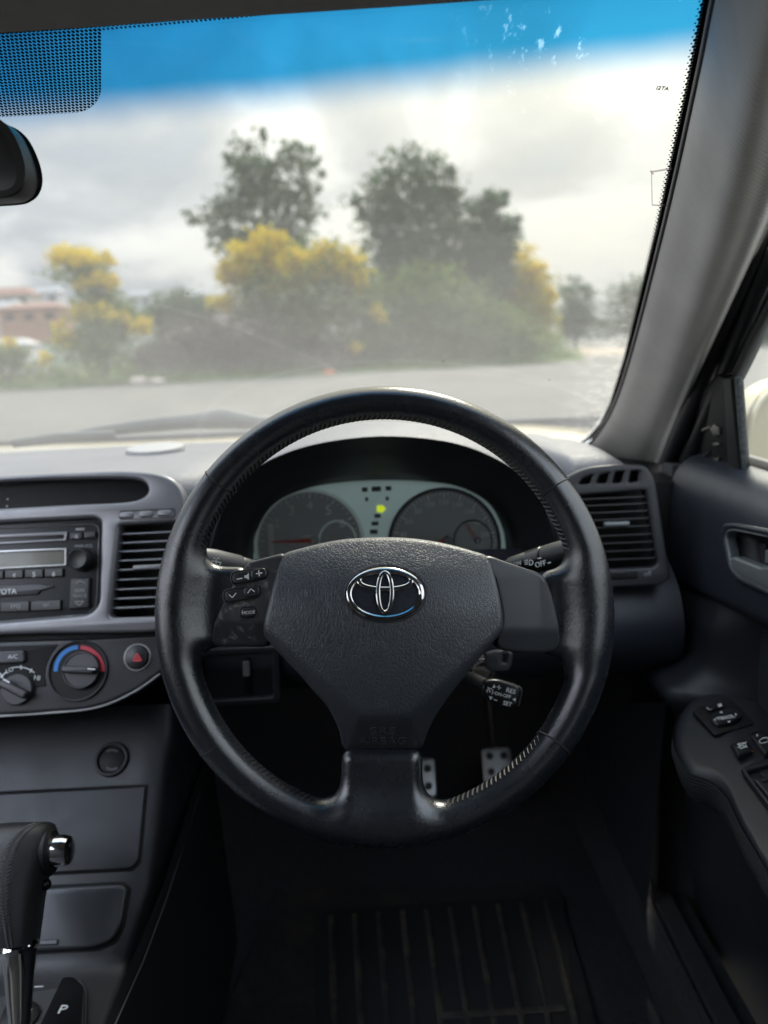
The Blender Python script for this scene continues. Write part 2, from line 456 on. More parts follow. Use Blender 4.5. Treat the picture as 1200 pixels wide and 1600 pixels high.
silver_m = mat('satin silver paint', (.21, .21, .225), .34, metal=.5, bump=[('pebble', 1800, .06, .0002)], var=.05, rvar=.05)
trim_m = mat('bright trim', (.40, .40, .41), .3, metal=.7)
climate_m = mat('graphite panel', (.040, .040, .044), .38, metal=.25, bump=[('pebble', 1500, .1, .0003)], var=.08)
cons_m = mat('console plastic', (.0165, .0178, .0215), .40, bump=[('grain', 900, .22, .0004)], rvar=.08, var=.12, vscale=18)
pillar_m = mat('woven pillar trim', (.60, .58, .55), .72, bump=[('weave', 130, .20, .0005)], var=.08, vscale=14)
liner_m = mat('headliner cloth', (.26, .245, .23), .9, bump=[('noise', 700, .3, .001)], var=.08)
door_m = mat('soft door skin', (.026, .031, .041), .36, bump=[('grain', 750, .25, .0004)], rvar=.07, vscale=20)
fabric_m = mat('ribbed door cloth', (.022, .026, .029), .85, bump=[('rib', 95, .5, .0012)], var=.15, vscale=60)
grey_handle = mat('grey handle paint', (.20, .22, .23), .34, metal=.35, rvar=.05)
carpet_m = mat('carpet', (.016, .017, .021), .95, bump=[('noise', 900, .6, .003)], var=.4, vscale=120, col2=(.022, .019, .016), c2=(.55, .7), c2scale=18)
mat_m = mat('floor mat pile', (.012, .0125, .014), .95, bump=[('noise', 1200, .6, .002)], var=.3, vscale=90, col2=(.030, .024, .018), c2=(.52, .68), c2scale=14)
rib_m = mat('rubber mat rib', (.017, .016, .015), .6, var=.4, vscale=40, col2=(.062, .049, .037), c2=(.46, .60), c2scale=22)
seal_m = mat('door seal', (.014, .014, .016), .6)
frame_m = mat('door frame paint', (.10, .095, .085), .4, var=.1)
gold = mat('pale gold car paint', (.40, .345, .215), .28, metal=.25, coat=.8, var=.04, vscale=60)
pedal_m = mat('brushed pedal metal', (.42, .42, .41), .4, metal=.9, rvar=.12, vscale=120)
key_m = mat('key plastic', (.030, .031, .033), .45)

# ================================================================== THE SETTING: ground
def hz(px):
    """the picture row where a level line of sight leaves through column px"""
    a, b = ray(px, 0).z, ray(px, 1000).z
    return 1000 * a / (a - b)
def gpt(px, D, z=GROUND):
    p = at(px, hz(px), D); return Vector((p.x, D, z))

gm = bpy.data.materials.new('gravel ground'); gm.use_nodes = True; t = gm.node_tree; b = t.nodes['Principled BSDF']
tcn = N(t, 'ShaderNodeTexCoord')
n1 = N(t, 'ShaderNodeTexNoise', i_Scale=.45, i_Detail=6.0, i_Roughness=.6); t.links.new(tcn.outputs['Object'], n1.inputs['Vector'])
n2 = N(t, 'ShaderNodeTexNoise', i_Scale=9.0, i_Detail=6.0, i_Roughness=.75); t.links.new(tcn.outputs['Object'], n2.inputs['Vector'])
mpg = N(t, 'ShaderNodeMapping'); mpg.inputs['Scale'].default_value = (.06, .55, 1); t.links.new(tcn.outputs['Object'], mpg.inputs[0])
n3 = N(t, 'ShaderNodeTexNoise', i_Scale=1.0, i_Detail=4.0); t.links.new(mpg.outputs[0], n3.inputs['Vector'])
c = ramp(t, n1.outputs['Fac'], [(.3, (.045, .044, .041)), (.5, (.078, .076, .070)), (.7, (.108, .099, .084))])
c = mixc(t, .6, c, ramp(t, n2.outputs['Fac'], [(.3, (.050, .050, .047)), (.7, (.14, .137, .127))]))
c = mixc(t, ramp(t, n3.outputs['Fac'], [(.52, (0, 0, 0)), (.66, (.5, .5, .5))]), c, (.05, .05, .05))
t.links.new(c, b.inputs['Base Color']); b.inputs['Roughness'].default_value = .85
bn = N(t, 'ShaderNodeBump', i_Strength=.5, i_Distance=.05); t.links.new(n2.outputs['Fac'], bn.inputs['Height']); t.links.new(bn.outputs[0], b.inputs['Normal'])
rows = []
for yy in [-40, -10, 2, 6, 10, 15, 20, 26, 32, 38, 44, 60, 100, 200, 500, 1200, 2600]:
    rows.append([Vector((xx, yy, GROUND + (0.05 * math.sin(xx * .3 + yy * .2) if 4 < yy < 90 else 0))) for xx in list(range(-60, 61, 4)) + []])
for r_ in rows:
    y0 = r_[0].y; sc = max(1, y0 / 40)
    for p in r_: p.x *= sc * 1.2
g = grid('ground', rows, gm); g['kind'] = 'structure'; g['label'] = 'grey gravel lot outside the car'; 

def mk_leaf(name, col, col2, trans=.25):
    m = bpy.data.materials.new(name); m.use_nodes = True; t = m.node_tree; b = t.nodes['Principled BSDF']
    oi = N(t, 'ShaderNodeTexCoord'); n = N(t, 'ShaderNodeTexNoise', i_Scale=1.1, i_Detail=4.0); t.links.new(oi.outputs['Object'], n.inputs['Vector'])
    t.links.new(ramp(t, n.outputs['Fac'], [(.35, col), (.65, col2)]), b.inputs['Base Color']); b.inputs['Roughness'].default_value = .6
    b.inputs['Specular IOR Level'].default_value = .25
    tl_ = N(t, 'ShaderNodeBsdfTranslucent'); t.links.new(b.inputs['Base Color'].links[0].from_socket, tl_.inputs[0]); ms_ = N(t, 'ShaderNodeMixShader', i_Fac=.45)
    t.links.new(b.outputs[0], ms_.inputs[1]); t.links.new(tl_.outputs[0], ms_.inputs[2]); t.links.new(ms_.outputs[0], t.nodes['Material Output'].inputs[0])
    return m
leaf_dark = mk_leaf('dark leaf', (.055, .10, .050), (.10, .16, .072))
leaf_mid = mk_leaf('mid leaf', (.085, .155, .035), (.18, .24, .045))
leaf_pale = mk_leaf('pale olive leaf', (.30, .29, .035), (.44, .38, .035))
flower = mk_leaf('yellow blossom', (.62, .46, .003), (.74, .60, .006))
brown_m = mk_leaf('dead bramble', (.085, .062, .050), (.13, .105, .085))
grass_m = mk_leaf('verge grass', (.09, .17, .035), (.16, .22, .05))
bark = mat('bark', (.07, .06, .05), .9, bump=[('noise', 12, .6, .04)], var=.3, vscale=3)

def leaves(name, blobs, count, size, material, parent, clump=18, spread=.20, shell=.12):
    """leaf-sized faces in clumps through the crown: blobs are (centre, (rx, ry, rz))"""
    vol = np.array([b_[1][0] * b_[1][2] for b_ in blobs]); vol = vol / vol.sum()
    C = []; S = []
    for (c, rad), f in zip(blobs, vol):
        k = max(2, int(count * f / clump)); rad = np.array(rad)
        d = rng.normal(size=(k, 3)); d /= np.linalg.norm(d, axis=1)[:, None]
        rr = shell + (1 - shell) * rng.random(k) ** .6
        cc = np.array(c) + d * rr[:, None] * rad
        sp = rad.mean() * spread * (0.6 + .8 * rng.random(k))
        pts = cc[:, None, :] + rng.normal(size=(k, clump, 3)) * sp[:, None, None] * np.array([1, 1, .75])
        C.append(pts.reshape(-1, 3))
    C = np.concatenate(C); n = len(C)
    a = rng.normal(size=(n, 3)); a /= np.linalg.norm(a, axis=1)[:, None]
    q = rng.normal(size=(n, 3)); b_ = np.cross(a, q); b_ /= np.linalg.norm(b_, axis=1)[:, None]
    s = size * (.6 + .8 * rng.random(n))[:, None]
    V = np.stack([C - a * s, C - b_ * s * .5, C + a * s, C + b_ * s * .5], 1).reshape(-1, 3)
    V[:, 2] = np.maximum(V[:, 2], GROUND + .02)
    me = bpy.data.meshes.new(name); me.vertices.add(4 * n); me.vertices.foreach_set('co', V.ravel())
    me.loops.add(4 * n); me.loops.foreach_set('vertex_index', np.arange(4 * n))
    me.polygons.add(n); me.polygons.foreach_set('loop_start', np.arange(0, 4 * n, 4)); me.polygons.foreach_set('loop_total', np.full(n, 4))
    me.update(); return add(name, me, material, parent, smooth=False, fix=False)
def pxblobs(lst, D, depth=None):
    out = []
    for cx, cy_, rx, ry in lst:
        k = D / FPX * 1.0
        out.append((at(cx, cy_, D), (rx * k, (depth or max(rx, ry) * .8) * k, ry * k)))
    return out
def plant(name, label, cat, D, px, parts, trunk_r=.16, forks=None, group=None):
    """a tree or shrub at distance D with its trunk over column px; parts are (name, blobs, count, size, material)"""
    base = gpt(px, D); root = thing(name, label, cat, base, group)
    allb = pxblobs(parts[0][1], D)
    top = max(b_[0].z + b_[1][2] * .3 for b_ in allb)
    pts = [base + Vector((0, 0, -.2))]
    c0 = sum((b_[0] for b_ in allb), Vector()) / len(allb)
    for f in (.25, .5, .75, 1): pts.append(Vector((base.x + (c0.x - base.x) * f + random.uniform(-.15, .15), D + random.uniform(-.2, .2), base.z + (top - base.z) * f * .92)))
    tube('trunk', catmull(pts, 4, False), [trunk_r * (1 - .8 * i / (len(pts) * 4 - 4)) for i in range(len(pts) * 4 - 3)], bark, root, n=7)
    for b_ in allb:
        s = pts[0].lerp(pts[-1], random.uniform(.25, .6))
        m_ = s.lerp(b_[0], .5) + Vector((0, 0, -.25))
        tube('limb', [s, m_, b_[0] + Vector((0, 0, b_[1][2] * .4))], [trunk_r * .45, trunk_r * .3, trunk_r * .1], bark, root, n=5)
    for nm, bl, cnt, sz, mt in parts:
        leaves(nm, pxblobs(bl, D - (.9 if nm == 'blossom' else 0)), cnt, sz, mt, root)
    return root

# trees and shrubs along the far side of the lot
plant('gum_tree', 'tall airy grey-green tree rising behind the big yellow-flowering bush', 'tree', 47, 425, [
    ('crown', [(410, 265, 42, 55), (385, 310, 55, 50), (440, 330, 60, 65), (455, 255, 40, 40), (345, 340, 30, 28), (370, 365, 50, 40), (430, 390, 60, 45), (305, 348, 22, 20), (480, 300, 26, 45), (492, 245, 16, 12), (375, 245, 25, 30), (415, 215, 12, 14), (505, 275, 6, 10)], 4600, .19, leaf_dark)], .22)
plant('broad_gum_tree', 'tallest dense grey-green tree, right of the gap beside the yellow bush', 'tree', 50, 650, [
    ('crown', [(640, 275, 52, 40), (620, 320, 62, 50), (680, 300, 45, 50), (590, 330, 45, 28), (700, 360, 45, 60), (640, 380, 65, 50), (610, 420, 60, 50), (690, 430, 55, 55), (560, 320, 18, 12), (702, 270, 14, 14)], 8200, .20, leaf_dark)], .26)
plant('narrow_gum_tree', 'narrow grey-green tree leaning against the tallest tree, pointed top', 'tree', 49, 765, [
    ('crown', [(760, 335, 28, 34), (770, 380, 38, 40), (740, 400, 30, 40), (795, 350, 18, 14), (765, 430, 35, 45), (785, 312, 10, 14)], 5200, .19, leaf_dark)], .18)
plant('flowering_wattle', 'large bush covered in bright yellow blossom below the airy tree', 'bush', 43, 450, [
    ('crown', [(450, 440, 95, 60), (520, 450, 70, 70), (400, 470, 55, 40), (560, 500, 55, 60), (470, 510, 80, 55)], 9000, .15, leaf_mid),
    ('blossom', [(400, 400, 45, 30), (425, 378, 28, 20), (455, 415, 45, 26), (375, 425, 35, 22), (350, 470, 26, 16), (480, 425, 26, 20), (500, 395, 26, 18), (540, 415, 30, 26), (555, 440, 20, 24), (590, 490, 20, 14), (545, 545, 20, 12), (440, 450, 30, 12)], 9000, .13, flower)], .14)
plant('leaning_wattle', 'lone yellow-flowering bush standing apart before the distant town', 'bush', 40, 160, [
    ('crown', [(130, 420, 48, 26), (150, 460, 40, 30), (165, 500, 60, 35), (150, 540, 65, 35), (205, 500, 28, 22)], 4800, .14, leaf_mid),
    ('blossom', [(120, 402, 48, 14), (95, 400, 22, 12), (170, 405, 10, 14), (150, 440, 35, 12), (140, 485, 35, 16), (185, 495, 22, 10), (220, 510, 24, 14), (100, 520, 16, 22), (70, 560, 14, 10)], 3000, .12, flower)], .13)
plant('olive_wattle', 'olive-yellow rounded bush at the road end of the thicket', 'bush', 52, 815, [
    ('crown', [(800, 440, 48, 50), (835, 470, 32, 55), (790, 490, 60, 45), (845, 510, 24, 35)], 7500, .15, leaf_pale),
    ('blossom', [(800, 395, 30, 14), (835, 425, 22, 18), (855, 465, 14, 20), (780, 450, 20, 14), (668, 430, 34, 16)], 3000, .13, flower)], .15)
plant('dark_thicket', 'dark green thicket filling the ground under the tall trees', 'thicket', 45, 680, [
    ('crown', [(620, 500, 70, 60), (700, 500, 80, 65), (780, 520, 60, 45), (660, 460, 70, 50), (840, 535, 35, 24), (590, 550, 60, 28)], 13000, .15, leaf_mid)], .1)
plant('bramble_mound', 'low grey-brown bramble mound between the two yellow bushes', 'brambles', 42, 340, [
    ('crown', [(290, 540, 70, 40), (370, 530, 80, 50), (440, 540, 70, 50), (240, 560, 40, 26), (520, 555, 60, 30)], 9000, .13, brown_m)], .05)
plant('green_shrub', 'small dark green shrub showing over the bramble mound', 'shrub', 55, 285, [
    ('crown', [(270, 480, 40, 26), (305, 490, 40, 26), (245, 500, 26, 22)], 3000, .17, leaf_dark)], .07)
plant('corner_shrub', 'small yellow-tipped shrub at the left edge of the lot', 'shrub', 38, 12, [
    ('crown', [(-10, 560, 40, 26), (20, 555, 26, 20)], 1300, .12, leaf_mid), ('blossom', [(12, 538, 20, 9), (-20, 530, 20, 12)], 300, .11, flower)], .05)
plant('distant_tree', 'hazy rounded tree far down the road past the thicket', 'tree', 95, 900, [
    ('crown', [(898, 470, 26, 36), (905, 500, 30, 30), (888, 505, 18, 24)], 2600, .26, leaf_dark)], .25)
plant('roadside_tree', 'hazy broad tree beside the windscreen edge', 'tree', 90, 985, [
    ('crown', [(975, 470, 34, 30), (1010, 465, 40, 40), (985, 505, 44, 28), (945, 510, 22, 18), (1050, 480, 40, 40)], 4200, .26, leaf_dark)], .25)
plant('lane_tree', 'dark tree outside the driver side window', 'tree', 60, 1215, [
    ('crown', [(1205, 495, 34, 30), (1235, 480, 40, 45), (1190, 525, 24, 16)], 2600, .2, leaf_dark)], .2)
# a strip of verge grass under the bushes
vg = thing('verge_grass', 'strip of green grass at the foot of the bushes', 'grass', gpt(400, 41)); vg['kind'] = 'stuff'
del vg['category']
leaves('grass', [((gpt(px, D) + Vector((0, 0, .05))), (1.6, .9, .16)) for px, D in [(-60, 37.5), (0, 37.5), (40, 38), (100, 38.5), (160, 38.5), (215, 39), (430, 40.5), (480, 40.5), (540, 41), (600, 41.5), (660, 42), (720, 43), (780, 44.5), (840, 46), (880, 49), (260, 39.5), (320, 40), (380, 40)]], 9000, .085, grass_m, vg, clump=20, spread=.35, shell=.1)
rows = []
for j in range(6):
    rows.append([])
    for i in range(40):
        px = -260 + i * 30; D = 38.6 + j * 2.2 + 9 * max(0, (px - 500) / 400) ** 2
        p = gpt(px, D); rows[-1].append(p + Vector((0, 0, -.04 if j == 0 else .06 + .09 * j + random.uniform(-.05, .05))))
o = grid('verge', rows, mat('verge turf', (.085, .15, .035), .95, var=.5, vscale=.9, bump=[('noise', 6, .8, .15)], col2=(.13, .105, .065), c2=(.5, .62), c2scale=.5)); o['kind'] = 'structure'; o['label'] = 'green turf verge along the far side of the lot'
ug = thing('undergrowth', 'mixed low undergrowth at the foot of the trees', 'undergrowth', gpt(400, 44)); ug['kind'] = 'stuff'; del ug['category']
leaves('leaves', [((gpt(px, D) + Vector((0, 0, h_ * .45))), (2.0, 1.4, h_ * .55)) for px, D, h_ in [(60, 42, 1.3), (110, 42, 1.2), (170, 43, 1.4), (230, 44, 1.6), (480, 45, 1.8), (545, 45, 1.9), (600, 46, 2.0), (660, 46, 2.1), (720, 47, 2.0), (780, 48, 2.0), (830, 50, 1.8), (862, 53, 1.5), (690, 49, 3.0), (620, 49, 3.0), (750, 50, 3.0)]], 9000, .14, leaf_mid, ug, clump=20, spread=.3, shell=.1)
leaves('dry_stems', [((gpt(px, D) + Vector((0, 0, h_ * .45))), (2.2, 1.4, h_ * .55)) for px, D, h_ in [(260, 43, 1.6), (310, 43, 2.0), (360, 43, 2.1), (410, 43, 2.0), (455, 43, 1.7), (30, 42, 1.0), (-20, 42, 1.0)]], 5500, .12, brown_m, ug, clump=20, spread=.3, shell=.1)
sand_m = mat('sandy bank soil', (.30, .24, .17), .9, var=.25, vscale=1.2, bump=[('noise', 3, .5, .1)])
sb_c = gpt(925, 62)
rows = []
for j in range(9):
    a = j / 8
    rows.append([sb_c + Vector(((i / 12 - .5) * 9, (a - .5) * 8, .55 * math.sin(math.pi * i / 12) * math.sin(math.pi * a) * (1 + .2 * math.sin(i * 2 + j)) - .03)) for i in range(13)])
o = grid('sand_bank', rows, sand_m); o['kind'] = 'structure'; o['label'] = 'low sandy bank where the lot meets the road'

# distant hillside with the town
hill_m = mat('far hillside', (.055, .072, .065), .95, var=.45, vscale=.05)
rows = []
for j in range(7):
    rows.append([])
    for i in range(61):
        px = -500 + i * 22; D = 420 + j * 45
        e = 42 * (1 - max(0, (px - 180) / 480)) if px > 180 else 42
        e = max(e, 4) + 5 * math.sin(i * .9) + 3 * math.sin(i * 2.3 + 1)
        p = gpt(px, D); rows[-1].append(Vector((p.x, D, GROUND - 1 + e * math.sin(j / 6 * math.pi / 2))))
o = grid('hill', rows, hill_m); o['kind'] = 'structure'; o['label'] = 'distant wooded hillside behind the town'
wall_mats = {'cream': mat('cream render', (.42, .40, .36), .8, var=.08, vscale=.3), 'orange': mat('orange brick', (.34, .20, .14), .85, var=.15, vscale=.5), 'white': mat('white cladding', (.46, .47, .48), .7, var=.05, vscale=.3)}
roof_mats = {'red': mat('red tile roof', (.20, .11, .09), .8, var=.2, vscale=.6), 'grey': mat('grey iron roof', (.22, .24, .27), .5, var=.1, vscale=.3), 'pale': mat('pale roof', (.34, .34, .34), .6, var=.1)}
pane_m = mat('house window', (.03, .035, .04), .15)
def house(label, px, py, D, w, h, wall, roof, rise=1.6):
    c = at(px, py, D); root = thing('house', label, 'house', (c.x, D, c.z), 'houses in the distant town')
    z0 = c.z
    box('wall', (c.x, D, z0 + h / 2 - 1.5), (w, w * .7, h + 3), wall_mats[wall], root, bev=0)
    x0, x1, y0, y1, zt = c.x - w * .54, c.x + w * .54, D - w * .4, D + w * .4, z0 + h
    V = [(x0, y0, zt), (x1, y0, zt), (x1, y1, zt), (x0, y1, zt), (x0 + w * .2, D, zt + rise), (x1 - w * .2, D, zt + rise)]
    add('roof', mesh('roof', V, [(0, 1, 5, 4), (1, 2, 5), (2, 3, 4, 5), (3, 0, 4), (3, 2, 1, 0)]), roof_mats[roof], root, smooth=False)
    nw = max(2, int(w / 3.2))
    for i in range(nw):
        box('window', (c.x - w * .5 + w * (i + .5) / nw, D - w * .35 - .02, z0 + h * .55), (w / nw * .45, .12, h * .32), pane_m, root, bev=0)
house('long orange brick building with grey roof low in the town', 62, 512, 150, 11, 3.4, 'orange', 'red', 1.2)
house('grey-roofed pale building at the left edge of the town', 12, 508, 160, 8, 3.2, 'cream', 'grey', 1.5)
house('red-roofed cream house above the grey-roofed building', 25, 482, 230, 12, 3.5, 'cream', 'red', 2.4)
house('white house just right of the red-roofed house on the slope', 78, 478, 260, 9, 4, 'white', 'grey', 2)
house('white low shed beside the verge at the left edge', 22, 566, 75, 4.2, 1.6, 'white', 'pale', .6)
house('small white house between the lone bush and the green shrub', 222, 480, 300, 9, 4, 'white', 'grey', 2)
house('pale house high on the far slope over the brambles', 315, 478, 330, 9, 4, 'cream', 'grey', 2)
rock_m = mat('pale litter stone', (.55, .47, .42), .8, var=.1)
for nm, lab, px, D, s in [('rock', 'pale pinkish stone on the verge beside a second one', 213, 38.2, .32), ('rock', 'smaller pinkish stone right of the pale one on the verge', 242, 38.2, .24), ('traffic_cone_scrap', 'small orange scrap lying at the verge under the yellow bush', 512, 40, .22)]:
    p = gpt(px, D) + Vector((0, 0, s * .4)); bm = bmesh.new(); bmesh.ops.create_icosphere(bm, subdivisions=2, radius=s)
    for v in bm.verts: v.co = Vector((v.co.x * 1.6, v.co.y, v.co.z * .7)) * random.uniform(.85, 1.15) + p
    me = bpy.data.meshes.new(nm); bm.to_mesh(me); bm.free()
    tag(add(nm, me, rock_m if nm == 'rock' else mat('orange scrap', (.6, .16, .05), .6), smooth=False), lab, 'stone' if nm == 'rock' else 'litter', 'stones on the verge' if nm == 'rock' else None)

# ================================================================== THE CAR: glass, pillars, roof
# windscreen surface: a raked pane that bows forward towards the car's centre line
XC, HW = -0.37, 0.68
GS, GK = .503, .4686
def bow(x): return .10 * (1 - ((x - XC) / HW) ** 2)
def glassP(px, py, off=0.0):
    d = ray(px, py); Y = .9
    for _ in range(30):
        B = bow(d.x / d.y * Y); Y = (GK + GS * B) / (d.z / d.y + GS)
    return d * ((Y + off) / d.y)
EG_px = [(1150, -140), (1135, -80), (1117, 0), (1090, 130), (1040, 350), (985, 560), (962, 630), (946, 662), (926, 684), (880, 712)]
EG = [glassP(*p) for p in EG_px]
def xr(z):
    zs = [p.z for p in EG]; xs = [p.x for p in EG]
    return float(np.interp(z, zs[::-1], xs[::-1]))
Z1, Z0 = EG[0].z, EG[-1].z
ROWS = 90; COLS = 70
wind = thing('windscreen', 'dusty raked windscreen with blue shade band along its top', 'windscreen', (0, .9, 0))
verts, faces, uvs = [], [], []
for j in range(ROWS + 1):
    z = Z0 + (Z1 - Z0) * j / ROWS; r_ = xr(z); l_ = 2 * XC - r_
    for i in range(COLS + 1):
        x = l_ + (r_ - l_) * (i / COLS); verts.append((x, bow(x) + (GK - z) / GS, z)); uvs.append((r_ - x, z))
for j in range(ROWS):
    for i in range(COLS):
        a = j * (COLS + 1) + i; faces.append((a, a + 1, a + COLS + 2, a + COLS + 1))
me = mesh('glass', verts, faces); uvl = me.uv_layers.new(name='edge')
for lp in me.loops: uvl.data[lp.index].uv = uvs[lp.vertex_index]
zf = glassP(300, 25).z; zb0, zb1 = glassP(600, 180).z, glassP(600, 92).z
pu = xr(glassP(158, 120).z) - glassP(158, 120).x; pz = glassP(120, 176).z
gl = bpy.data.materials.new('windscreen glass'); gl.use_nodes = True; t = gl.node_tree; t.nodes.clear()
uvn = N(t, 'ShaderNodeUVMap', uv_map='edge'); sp = N(t, 'ShaderNodeSeparateXYZ'); t.links.new(uvn.outputs[0], sp.inputs[0]); U, Zv = sp.outputs[0], sp.outputs[1]
gtc = N(t, 'ShaderNodeTexCoord'); OC = gtc.outputs['Object']
def mrange(v, a, b, c=0., d=1., smooth=True):
    n = N(t, 'ShaderNodeMapRange', interpolation_type='SMOOTHSTEP' if smooth else 'LINEAR'); t.links.new(v, n.inputs[0])
    for k, x in enumerate((a, b, c, d)): n.inputs[k + 1].default_value = x
    return n.outputs[0]
nb = N(t, 'ShaderNodeTexNoise', i_Scale=9.0, i_Detail=3.0); t.links.new(OC, nb.inputs['Vector'])
zw = MA(t, 'ADD', Zv, MA(t, 'MULTIPLY', MA(t, 'SUBTRACT', nb.outputs['Fac'], .5), .006))
band = mrange(zw, zb0, zb1)
deep = mrange(zw, zb1 - .02, zb1 + .06)
tint = mixc(t, band, (.292, .300, .292), mixc(t, deep, (.010, .105, .205), (.0005, .034, .108)))
# grime: a thin film that scatters daylight, with wiper arcs, streaks and dried runs near the edge
n1 = N(t, 'ShaderNodeTexNoise', i_Scale=3.2, i_Detail=6.0, i_Roughness=.6); t.links.new(OC, n1.inputs['Vector'])
n2 = N(t, 'ShaderNodeTexNoise', i_Scale=60.0, i_Detail=6.0, i_Roughness=.7); t.links.new(OC, n2.inputs['Vector'])
film = MA(t, 'MULTIPLY_ADD', n1.outputs['Fac'], .030, .016)
film = MA(t, 'ADD', film, MA(t, 'MULTIPLY', MA(t, 'SUBTRACT', n2.outputs['Fac'], .5), .010))
film = MA(t, 'MULTIPLY', film, mrange(Zv, .20, -.05, .55, 1.25))
ms = N(t, 'ShaderNodeMapping'); ms.inputs['Scale'].default_value = (60, 4, 4); t.links.new(OC, ms.inputs[0])
n3 = N(t, 'ShaderNodeTexNoise', i_Scale=1.0, i_Detail=5.0, i_Roughness=.65); t.links.new(ms.outputs[0], n3.inputs['Vector'])
runs = MA(t, 'MULTIPLY', MA(t, 'MULTIPLY_ADD', mrange(n2.outputs['Fac'], .40, .70), .8, .25), MA(t, 'MULTIPLY', mrange(U, .085, .0), mrange(Zv, .10, -.04)))
film = MA(t, 'ADD', film, MA(t, 'MULTIPLY', runs, .05))
n4 = N(t, 'ShaderNodeTexNoise', i_Scale=150.0, i_Detail=4.0, i_Roughness=.6); ms4 = N(t, 'ShaderNodeMapping'); ms4.inputs['Scale'].default_value = (1, .45, .8); ms4.inputs['Rotation'].default_value = (.3, .5, .7)
t.links.new(OC, ms4.inputs[0]); t.links.new(ms4.outputs[0], n4.inputs['Vector'])
n5 = N(t, 'ShaderNodeTexNoise', i_Scale=22.0, i_Detail=2.0); t.links.new(OC, n5.inputs['Vector'])
scr = MA(t, 'MULTIPLY', mrange(n4.outputs['Fac'], .56, .66), MA(t, 'MULTIPLY', mrange(n5.outputs['Fac'], .49, .57), MA(t, 'MULTIPLY', mrange(U, .19, .07), mrange(Zv, zb0 - .012, zb1))))
film = MA(t, 'ADD', film, MA(t, 'MULTIPLY', scr, .10))
# two faint arcs left by the wipers
for ax_, az_, rr_ in ((-.62, -.16, .62), (-.02, -.17, .34), (.03, -.17, .30)):
    cx_ = MA(t, 'SUBTRACT', MA(t, 'MULTIPLY', U, -1.0), ax_ - .30)
    dd = MA(t, 'SQRT', MA(t, 'ADD', MA(t, 'POWER', cx_, 2.0), MA(t, 'POWER', MA(t, 'MULTIPLY', MA(t, 'SUBTRACT', Zv, az_), 2.2), 2.0)))
    film = MA(t, 'ADD', film, MA(t, 'MULTIPLY', mrange(MA(t, 'ABSOLUTE', MA(t, 'SUBTRACT', dd, rr_)), .006, .0), .005))
# dirt specks
vo = N(t, 'ShaderNodeTexVoronoi', i_Scale=34.0); t.links.new(OC, vo.inputs['Vector'])
sc_ = N(t, 'ShaderNodeSeparateColor'); t.links.new(vo.outputs['Color'], sc_.inputs[0])
speck = MA(t, 'MULTIPLY', MA(t, 'LESS_THAN', vo.outputs['Distance'], .05), MA(t, 'GREATER_THAN', sc_.outputs[0], .86))
# black ceramic border: solid edge, then rows of dots; a dotted panel round the mirror foot
PIT = .0031
ru = MA(t, 'DIVIDE', U, PIT); rz = MA(t, 'DIVIDE', Zv, PIT * .40)
row = MA(t, 'FLOOR', rz); fu = MA(t, 'FRACT', MA(t, 'ADD', ru, MA(t, 'MULTIPLY', MA(t, 'MODULO', row, 2.0), .5)))
fz = MA(t, 'FRACT', rz)
dst = MA(t, 'SQRT', MA(t, 'ADD', MA(t, 'POWER', MA(t, 'SUBTRACT', fu, .5), 2.0), MA(t, 'POWER', MA(t, 'MULTIPLY', MA(t, 'SUBTRACT', fz, .5), .87), 2.0)))
solid = MA(t, 'MAXIMUM', MA(t, 'GREATER_THAN', Zv, zf), MA(t, 'LESS_THAN', U, .0055))
near_top = mrange(Zv, zf - .0035, zf, 0, 1, False)
near_side = mrange(U, .0108, .0058, 0, 1, False)
ox = N(t, 'ShaderNodeSeparateXYZ'); t.links.new(OC, ox.inputs[0]); pa, pb_ = glassP(158, 60), glassP(158, 165); psl = (pa.x - pb_.x) / (pa.z - pb_.z)
px_ = MA(t, 'SUBTRACT', MA(t, 'MULTIPLY_ADD', MA(t, 'SUBTRACT', Zv, pb_.z), psl, pb_.x), ox.outputs[0]); pz_ = MA(t, 'SUBTRACT', Zv, pz)
qx = MA(t, 'SUBTRACT', .02, px_); qz = MA(t, 'SUBTRACT', .010, pz_)
rr2 = MA(t, 'SQRT', MA(t, 'ADD', MA(t, 'POWER', MA(t, 'MAXIMUM', qx, 0.), 2.), MA(t, 'POWER', MA(t, 'MULTIPLY', MA(t, 'MAXIMUM', qz, 0.), 2.0), 2.)))
panel = MA(t, 'LESS_THAN', rr2, .02)
dots = MA(t, 'LESS_THAN', dst, MA(t, 'MAXIMUM', MA(t, 'MULTIPLY', panel, .40), MA(t, 'MULTIPLY', MA(t, 'MAXIMUM', near_top, near_side), .62)))
frit = MA(t, 'MAXIMUM', MA(t, 'MAXIMUM', solid, dots), MA(t, 'MULTIPLY', speck, .9))
tr = N(t, 'ShaderNodeBsdfTransparent'); t.links.new(tint, tr.inputs[0])
gy = N(t, 'ShaderNodeBsdfGlossy', i_Roughness=0.02); fr_ = N(t, 'ShaderNodeFresnel', i_IOR=1.35)
m1 = N(t, 'ShaderNodeMixShader'); t.links.new(MA(t, 'MULTIPLY', fr_.outputs[0], .6), m1.inputs[0]); t.links.new(tr.outputs[0], m1.inputs[1]); t.links.new(gy.outputs[0], m1.inputs[2])
tl = N(t, 'ShaderNodeBsdfTranslucent'); t.links.new(mixc(t, scr, mixc(t, band, (.86, .86, .84), mixc(t, deep, (.05, .30, .55), (.01, .16, .40))), (.55, .72, .80)), tl.inputs[0])
m2 = N(t, 'ShaderNodeMixShader'); t.links.new(film, m2.inputs[0]); t.links.new(m1.outputs[0], m2.inputs[1]); t.links.new(tl.outputs[0], m2.inputs[2])
bk = N(t, 'ShaderNodeBsdfDiffuse'); bk.inputs[0].default_value = (.008, .008, .009, 1)
